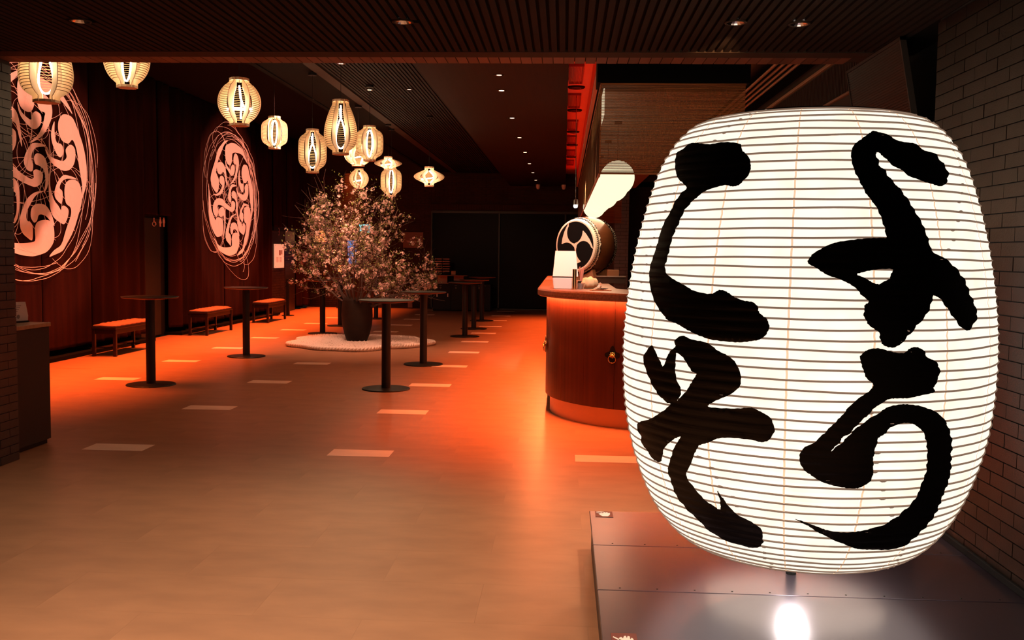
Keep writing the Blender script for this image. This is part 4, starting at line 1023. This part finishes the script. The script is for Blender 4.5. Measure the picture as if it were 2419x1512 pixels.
# ================================================================== BAMBOO CANOPY AND PAPER LAMP ROW
cn = thing('bamboo_canopy', 'long hanging box of thin bamboo slats above the counter', 'canopy', (0, 0, 0))
X0, X1, Y0, Y1, Z0, Z1 = .255, 1.322, 7.3, 18.4, 2.11, 2.77
m = MB(); zz = Z0+.006
rg = random.Random(8)
while zz < Z1:
    jz = rg.uniform(-.0006, .0006)
    m.box(X0, X1, Y0+rg.uniform(0, .002), Y0+.004, zz+jz, zz+jz+.0052); zz += .0083
m.obj('front_slats', BAMB, cn, kind='stuff')
m = MB(); zz = Z0+.006
while zz < Z1:
    m.box(X0, X1-.25, Y1, Y1+.004, zz, zz+.0052); zz += .0083
m.obj('rear_slats', BAMB, cn, kind='stuff')
m = MB(); yy = Y0+.02
while yy < Y1:
    dx = rg.uniform(-.004, .004); m.box(X0+dx, X0+dx+.003, yy, yy+.010+rg.uniform(0, .006), Z0, Z1); yy += .021
m.obj('side_slats', mat('side_bamboo_glossy', (.17, .075, .03), .18, rand=0), cn, kind='stuff')
for a in ((X0-.004, X1+.004, Y0-.006, Y0+.010, Z0-.006, Z0+.006), (X0-.004, X1+.004, Y0-.006, Y0+.010, Z1-.003, Z1+.008), (X0-.006, X0+.008, Y0, Y1, Z0-.006, Z0+.004),
          (X0-.006, X0+.008, Y0, Y1, Z1-.006, Z1+.006), (X0-.004, X1-.2, Y1-.004, Y1+.008, Z0-.006, Z0+.006), (X0-.004, X0+.006, Y0-.004, Y0+.006, Z0, Z1), (X0-.004, X0+.006, Y1-.004, Y1+.006, Z0, Z1)):
    MB().box(*a).obj('frame_rail', BAMB, cn)
MB().box(X0-.03, X1+.03, Y0-.02, Y0+.3, Z1+.01, 3.284).obj('hanger_box', VBLACK, cn)
for yy in (9.5, 12.5, 15.5, 18.2): MB().box(.76, .80, yy, yy+.04, Z1, 3.284).obj('hanger', BLACK, cn)
MB().box(X0+.004, X1, Y0+.3, Y1, Z1-.002, Z1+.01).obj('lid', mat('canopy_lid', (.16, .07, .035), .7), cn)
MB().box(X0+.022, X0+.030, Y0+.05, Y0+2.4, Z1-.22, Z1-.02).obj('light_strip', emis('canopy_light', (1, .80, .52), 1.6), cn)
PLM = emis('lamp_paper', (1, .87, .55), 1.3)
lp = thing('paper_lamp_row', 'lumpy row of glowing round paper lamps running back beneath the bamboo canopy', 'lamp', (.478, 9.0, 2.2))
for k in range(7):
    q = k/6; r = .158-.008*q; yy = 4.15*q
    bm = bmesh.new(); bmesh.ops.create_uvsphere(bm, u_segments=32, v_segments=20, radius=r)
    m = MB(); m.add_bm(bm, Matrix.Scale(.42/r, 4, (0, 1, 0))); m.obj('globe', PLM, lp, (-.082*q+.013*math.sin(k*2.6), yy, -.045*q+.008*math.cos(k*2.6)), smooth=True)
    if k % 2 == 0:
        m = MB(); m.tube([(0, 0, r*.9), (0, 0, .50)], .003, 5); m.box(-.035, .035, -.02, .02, .50, .53); m.obj('cord', BLACK, lp, (-.082*q, yy, -.045*q))
area('lamp_row_glow', (.45, 11.0, 2.02), .3, 4.0, 22, (1, .62, .34), 170)

# ================================================================== RED CEILING SLOT: grilles and vents
GR = mat('grille_dark_red', (.22, .06, .05), .5)  # one even dark red for frames, blades and vent rims
gm = None
for k, yy in enumerate((9.55, 11.45, 13.4, 15.9, 17.9, 20.2, 22.3)):
    t = thing('ceiling_grille', ['nearest', 'second', 'third', 'fourth', 'fifth', 'sixth', 'farthest'][k]+' air grille in the red-lit ceiling slot', 'grille', (.105, yy, 3.60), 0, 'air grilles in the red ceiling slot')
    for a in ((-.085, -.075, -.55, .55), (.075, .085, -.55, .55), (-.085, .085, -.56, -.545), (-.085, .085, .545, .56)): MB().box(a[0], a[1], a[2], a[3], -.012, .018).obj('frame', GR, t)
    for i in range(9): MB().box(-.066+.0165*i-.004, -.066+.0165*i+.004, -.545, .545, -.008, .012).obj('blade', GR, t)
    if k < 6:
        t = thing('ceiling_vent', ['nearest', 'second', 'third', 'fourth', 'fifth', 'last'][k]+' round vent between the grilles of the red slot', 'vent', (.12, yy+.92, 3.62), 0, 'round vents in the red ceiling slot')
        MB().lathe([(.0001, -.02), (.10, -.02), (.11, -.008), (.11, 0)], 28).obj('disc', BLACK, t); MB().lathe([(.055, -.028), (.06, -.02)], 28).obj('rim', GR, t)

# ================================================================== DOWNLIGHTS
def downlight(x, y, z, r, label, bulbm, grp, d=.0005):
    t = thing('downlight', label, 'ceiling light', (x, y, z), 0, grp)
    MB().lathe([(r*.92, -.001), (r, -.004), (r*1.16, -.003), (r*1.18, .002)], 32).obj('trim_ring', CEILT, t)
    m = MB(); m.lathe([(r*.92, -.002), (r*.80, d*.4-.002), (r*.55, d-.0015)], 16); m.obj('reflector', CHROME, t)
    MB().lathe([(.0001, d-.002), (r*.55, d-.002)], 16).obj('bulb', bulbm, t)
for x, y, lb, bmx in ((-2.469, 4.842, 'recessed light at the far left of the slatted entrance ceiling', LAMPD), (-.825, 4.857, 'recessed light in the middle of the slatted entrance ceiling', LAMPD),
                 (.824, 4.872, 'dimmer recessed light, left of the brilliant one in the entrance ceiling', LAMPD), (1.139, 4.898, 'brilliant recessed light in the entrance ceiling above the giant lantern', LAMPB)):
    downlight(x, y, 2.648, .046, lb, bmx, 'entrance ceiling lights', .016)
for k in range(7): downlight(-.715, 10.67+2.13*k, 3.283, .055, ['nearest', 'second', 'third', 'fourth', 'fifth', 'sixth', 'farthest'][k]+' recessed light in the row along the brown hall soffit', LAMPO, 'row of soffit lights')
for x, y, z, lb in ((-2.58, 12.64, 3.615, 'recessed light in the slatted hall ceiling above the barrel lantern'), (-2.55, 10.9, 3.615, 'recessed light at the near end of the slatted hall ceiling'),
                    (.74, 8.95, 3.282, 'recessed light just past the brick beam, above the canopy'), (-.68, 9.75, 3.283, 'dim recessed light nearest the brick beam in the brown soffit'), (-2.05, 12.6, 3.615, 'small dim light at the right side of the slatted hall ceiling')):
    downlight(x, y, z, .05, lb, LAMPO if '.64' in str(y) or x > 0 else LAMPD, 'other hall lights')
for x, lb in ((-.70, 'small white dome fitting at the left far end of the soffit'), (-.04, 'small white dome fitting at the right far end of the soffit')):
    t = thing('dome_fitting', lb, 'camera', (x, 24.9, 3.284))
    MB().lathe([(.055, 0), (.055, -.03), (.045, -.09), (.03, -.12), (.0001, -.125)], 20).obj('dome', PAPERW, t, smooth=True)
for x, y, lb in ((-4.05, 10.6, 'left'), (-4.3, 12.3, 'middle'), (-3.9, 12.9, 'right')):
    t = thing('small_spotlight', 'tiny track light in the dark high ceiling, '+lb+' of three', 'lamp', (x, y, 4.3))
    MB().tube([(0, 0, 0), (0, 0, -.08), (.01, -.03, -.14)], [.006, .02, .025], 8).obj('housing', BLACK, t)
    bm = bmesh.new(); bmesh.ops.create_icosphere(bm, subdivisions=1, radius=.014); m = MB(); m.add_bm(bm, Matrix.Translation((.012, -.035, -.147))); m.obj('bulb', LAMPO, t)

# ================================================================== CONDUITS, CORNER PANEL
for k, x in enumerate((1.90, 1.965, 2.03, 2.095)):
    t = tag(MB().tube([(x, 6.7, 3.255), (x, 12, 3.255), (x, 19.5, 3.255)], .016, 10).obj('conduit_pipe', PIPE, smooth=True),
            ['left outermost', 'second from left', 'third from left', 'right outermost'][k]+' of the four copper-coloured pipes under the right hall ceiling', 'pipe', 'copper ceiling pipes')
area('pipe_glow', (1.75, 10.2, 3.0), .1, 5, 26, (1, .22, .06), 120, (0, math.radians(140), 0))
t = thing('corner_panel', 'tall dark glossy woven bamboo panel leaning on the wall behind the giant lantern', 'panel', (0, 0, 0))
PW = mat('woven_gloss', (.010, .0045, .003), .42, spec=.10, bump=((3, 4, 120), .45, .004))
m = MB(); ya, yb = 5.17, 6.1
def pan(u, z, off): return (1.72+(2.64-z)*.19+off, ya+(yb-ya)*u, z)
nz = 96
for q in range(nz):
    z0 = 1.3+1.33*q/nz; z1 = z0+1.33/nz*.8; k = len(m.v)
    m.v += [pan(0, z0, 0), pan(1, z0, 0), pan(1, z1, -.004), pan(0, z1, -.004), pan(0, z0, .02), pan(1, z0, .02), pan(1, z1, .02), pan(0, z1, .02)]
    m.f += [tuple(k+i for i in f_) for f_ in ((0, 1, 2, 3), (4, 7, 6, 5), (0, 4, 5, 1), (3, 2, 6, 7), (0, 3, 7, 4), (1, 5, 6, 2))]
m.obj('woven_slats', PW, t, kind='stuff')
for u0, u1, z0, z1 in ((-.015, 0, 1.28, 2.645), (1, 1.015, 1.28, 2.645), (-.015, 1.015, 2.63, 2.645)):
    m = MB(); k = 0; m.v = [pan(u0, z0, -.006), pan(u1, z0, -.006), pan(u1, z1, -.006), pan(u0, z1, -.006), pan(u0, z0, .025), pan(u1, z0, .025), pan(u1, z1, .025), pan(u0, z1, .025)]
    m.f = [(0, 1, 2, 3), (7, 6, 5, 4), (0, 4, 5, 1), (1, 5, 6, 2), (2, 6, 7, 3), (3, 7, 4, 0)]; m.obj('frame_edge', mat('edge_brown', (.022, .013, .009), .6), t)

# ================================================================== KIOSK AT LEFT
t = thing('info_kiosk', 'dark waist-high cabinet with a wooden top behind the left brick pillar', 'cabinet', (-4.55, 6.56, 0))
MB().rbox(0, .62, 0, .58, .035, .90, .003).obj('body', KIOSK, t)
MB().rbox(.0, .60, .02, .56, 0, .035, .002).obj('plinth', BLACK, t)
MB().rbox(0, .63, -.005, .59, .90, .93, .003).obj('wood_top', WOODT, t)
t = thing('card_notice', 'small white notice card with clipped corner on the kiosk top', 'sign', (-4.13, 6.99, .93), math.radians(-12))
m = MB(); m.prism([(-.10, .005), (.155, .005), (.16, .05), (.135, .155), (-.10, .160)], 0, .012, lambda u, v, w_: (-w_, u, v)); m.obj('card', PAPERW, t, rot=(0, 0, math.radians(0)))
MB().rbox(-.03, .02, -.10, .15, 0, .012, .002).obj('foot', BLACK, t)
for q in range(4): MB().box(0, .0008, -.02-.01*q, .09-.012*q, .125-.014*q, .130-.014*q).obj('text_line', INK, t)
for q in range(2): MB().lathe([(.0001, 0), (.016, 0), (.016, .0008), (.0001, .0008)], 14).obj('print_dot', INK, t, (.0, .01+.05*q, .045), (0, PI/2, 0))

# ================================================================== RESTROOM PICTOGRAMS, WALL MAP, SIGNS
PIC = mat('pictogram_salmon', (.75, .42, .34), .6)
t = thing('restroom_sign', 'salmon wheelchair, woman and man pictograms above the dark restroom door', 'sign', (-6.958, 15.88, 1.885)); t.scale = (1, 1.5, .85)
FY = lambda u, v, w_: (w_, u, v)
def disc(m, u, v, r, n=14): m.prism([(u+r*math.cos(2*PI*i/n), v+r*math.sin(2*PI*i/n)) for i in range(n)], 0, .004, FY)
m = MB(); disc(m, .10, .155, .014); m.prism([(.09, .14), (.11, .14), (.115, .09), (.145, .09), (.165, .04), (.15, .035), (.13, .075), (.09, .075)], 0, .004, FY)
m.tube([(.002, .10+.042*math.cos(a), .045+.042*math.sin(a)) for a in [1.9+.28*i for i in range(17)]], .006, 4); m.obj('wheelchair_symbol', PIC, t)
m = MB(); disc(m, .27, .175, .014); m.prism([(.255, .158), (.285, .158), (.31, .07), (.29, .07), (.29, .0), (.25, .0), (.25, .07), (.23, .07)], 0, .004, FY); m.obj('woman_symbol', PIC, t)
m = MB(); disc(m, .37, .175, .014); m.prism([(.345, .158), (.395, .158), (.405, .08), (.39, .08), (.39, .0), (.373, .0), (.373, .07), (.367, .07), (.367, .0), (.35, .0), (.35, .08), (.335, .08)], 0, .004, FY); m.obj('man_symbol', PIC, t)
t = thing('map_board', 'bright cream floor guide board on the wall left of the blossoms', 'sign', (-6.82, 22.33, 1.09))
MB().rbox(0, .03, 0, .74, 0, .565, .008).obj('board', mat('guide_board', (.8, .55, .42), .5, emit=(1, .44, .26), es=.62), t)  # emission stands in for light falling on the board
MPI = mat('map_ink', (.40, .20, .14), .6)
for a in ((.33, .45, .30, .42), (.50, .58, .32, .42)): MB().rbox(.03, .032, a[0], a[1], a[2], a[3], .0005).obj('plan_print', MPI, t)
for q in range(6):
    for y in (.10, .36): MB().box(.03, .0315, y, y+.17, .24-.02*q, .247-.02*q).obj('text_line', MPI, t)
for y in (.03, .71):
    for z in (.03, .535): MB().lathe([(.0001, .004), (.008, .003), (.009, 0)], 10).obj('screw', IRON, t, (.03, y, z), (0, PI/2, 0))
t = thing('number_sign', 'dim reddish number 3 on the dark lintel above the map board', 'sign', (-6.78, 22.62, 1.86))
link('number', text_mesh('3', .26, mat('number_red', (.25, .07, .05), .6), 'number'), t, (0, 0, 0), (PI/2, 0, PI/2))
st(MB().box(-6.98, -6.80, 22.28, 24.4, 1.98, 2.07).obj('trim_3', BLACK))
t = thing('terrace_sign', 'square brown sign with small cream letters on the far brick wall right of the blossoms', 'sign', (-4.02, 25.585, 1.62))
MB().rbox(-.28, .26, -.012, .015, 0, .42, .004).obj('plate', PLATE, t)
link('lettering', text_mesh('SKY', .062, CREAM, 'lettering'), t, (-.05, -.014, .205), (PI/2, 0, 0))
link('lettering', text_mesh('TERRACE', .062, CREAM, 'lettering'), t, (-.06, -.014, .145), (PI/2, 0, 0))
t = thing('exit_light', 'small cyan lit sign glimpsed through the middle of the blossoms', 'sign', (-5.3, 25.4, 2.0))
MB().rbox(-.16, .16, 0, .06, 0, .24, .006).obj('housing', BLACK, t)
MB().box(-.145, .145, -.006, 0, .015, .225).obj('panel', emis('cyan_panel', (.30, .95, 1), 1.4), t)
m = MB(); m.prism([(-.02, .15), (.02, .15), (.03, .09), (.07, .04), (.05, .03), (.01, .07), (-.04, .03), (-.06, .045), (-.02, .09)], 0, .003, lambda u, v, w_: (u, -.006-w_, v)); m.obj('running_figure', BLACK, t)
MB().box(-.01, .01, .02, .04, .24, 2.30).obj('hanger', BLACK, t)
t = thing('video_screen', 'narrow tall blue screen glimpsed behind the blossom branches', 'screen', (-5.68, 25.50, 1.15))
MB().rbox(-.14, .14, 0, .05, 0, .66, .005).obj('housing', BLACK, t)
MB().box(-.125, .125, -.004, 0, .015, .645).obj('display', emis('blue_display', (.06, .28, .85), .8), t)
for z, lb, X_, s_ in ((1.74, 'orange glowing cone lamp shade behind the left blossoms', -6.45, 1), (.97, 'small orange glowing lamp shade low behind the blossoms', -5.9, .55)):
    t = thing('glowing_lamp', lb, 'lamp', (X_, 25.2, z))
    MB().lathe([(.19*s_, 0), (.10*s_, .30*s_), (.095*s_, .30*s_)], 24).obj('shade', mat('amber_shade', (.8, .4, .2), .6, emit=(1, .42, .16), es=1.3), t, smooth=True)
    if s_ == 1: MB().tube([(0, 0, .3), (0, 0, 2.56)], .006, 6).obj('cord', BLACK, t)
    else:
        MB().tube([(0, 0, -.97), (0, 0, .05)], .012, 8).obj('pole', BLACK, t); MB().lathe([(.0001, -.97), (.12, -.97), (.12, -.955), (.0001, -.95)], 20).obj('foot', BLACK, t)

# ================================================================== TRASH AND TRAY STATION
BIN = mat('bin_black', (.007, .006, .007), .5, spec=.2); BIN2 = mat('bin_slot_edge', (.30, .16, .12), .5)
t = thing('tray_station', 'black tray return cabinet with a thin shelf by the far glass doors', 'cabinet', (-3.38, 24.75, 0))
MB().rbox(0, .47, 0, .5, .02, .70, .004).obj('bin_cabinet', BIN, t); MB().rbox(.475, .93, 0, .5, .02, .70, .004).obj('bin_cabinet', BIN, t)
MB().rbox(.935, 1.50, 0, .5, .02, .70, .004).obj('bin_cabinet', BIN, t)
MB().rbox(0, 1.5, .06, .44, 0, .02, .002).obj('plinth', BLACK, t)
MB().rbox(-.01, .40, -.03, .5, .70, .715, .003).obj('ledge', mat('ledge_pink', (.45, .27, .22), .4), t)
MB().rbox(-.02, .90, -.02, .42, .905, .925, .004).obj('shelf', CWD, t)
for x in (0, .42, .84): MB().box(x, x+.03, .38, .41, .70, .905).obj('shelf_support', BLACK, t)
MB().rbox(.07, .33, .36, .38, .715, .90, .003).obj('card', mat('card_tan', (.50, .26, .17), .6), t); MB().rbox(.50, .76, .36, .38, .775, .90, .003).obj('card', mat('card_pink', (.55, .33, .28), .6), t)
for x in (.11, .39): MB().rbox(x-.012, x+.012, -.008, 0, .36, .45, .002).obj('handle', COPPER, t)
MB().lathe([(.0001, -.01), (.02, -.008), (.022, 0)], 14).obj('lock', CHROME, t, (.82, -.002, .38), (PI/2, 0, 0))
for x, kk in ((.20, 0), (.60, 1)):
    MB().box(x-.03, x+.03, -.002, .0, .655, .660).obj('print', CREAM, t); MB().lathe([(.013, 0), (.018, 0)], 14).obj('print', CREAM, t, (x, -.003, .60), (PI/2, 0, 0))
for x in (1.20, 1.33): MB().rbox(x-.008, x+.008, -.003, 0, .58, .63, .001).obj('print', CREAM, t)
for x in (1.17, 1.30): MB().box(x, x+.07, -.002, 0, .655, .659).obj('print', CREAM, t)
for c_, sx in (('left', .135), ('right', .335)):
    rk = thing('tray_rack', c_+' black rack under a tray pile on the tray station', 'rack', (-3.38+sx, 24.92, .925))
    MB().rbox(-.09, .09, -.12, .12, 0, .085, .004).obj('rack', BLACK, rk)
    for q in range(6):
        z = 1.012+.063*q
        tr = thing('serving_tray', 'brown serving tray in the %s pile, %s' % (c_, ['at the bottom', 'second from the bottom', 'third from the bottom', 'third from the top', 'second from the top', 'on top, lit orange'][q]), 'tray', (-3.38+sx, 24.92, z), 0, 'piled serving trays')
        MB().rbox(-.082, .082, -.12, .12, 0, .008, .002).obj('tray_base', CUSH if q == 5 else CWD, tr)
        for a in ((-.09, -.082, -.12, .12), (.082, .09, -.12, .12), (-.09, .09, -.127, -.12), (-.09, .09, .12, .127)): MB().box(a[0], a[1], a[2], a[3], 0, .024).obj('tray_rim', CWD, tr)
        for a in (-.075, .075): MB().box(a-.004, a+.004, -.1, .1, .024, .062 if q < 5 else .030).obj('spacer', BLACK, tr)
t = thing('napkin_box', 'small tan box tilted on the thin shelf right of the tray piles', 'box', (-2.87, 24.90, .925), .2)
MB().rbox(-.06, .06, -.05, .05, 0, .11, .006).obj('box', mat('napkin_tan', (.40, .22, .13), .6), t)
MB().rbox(-.052, .052, -.056, -.05, .01, .10, .002).obj('front_label', mat('label_amber', (.5, .28, .16), .5), t)
for x in (-5.45, -4.1):
    st(MB().rbox(x-.06, x+.06, 25.55, 25.615, .02, .16, .004).obj('trim_4', mat('floor_box', (.25, .12, .09), .5)))
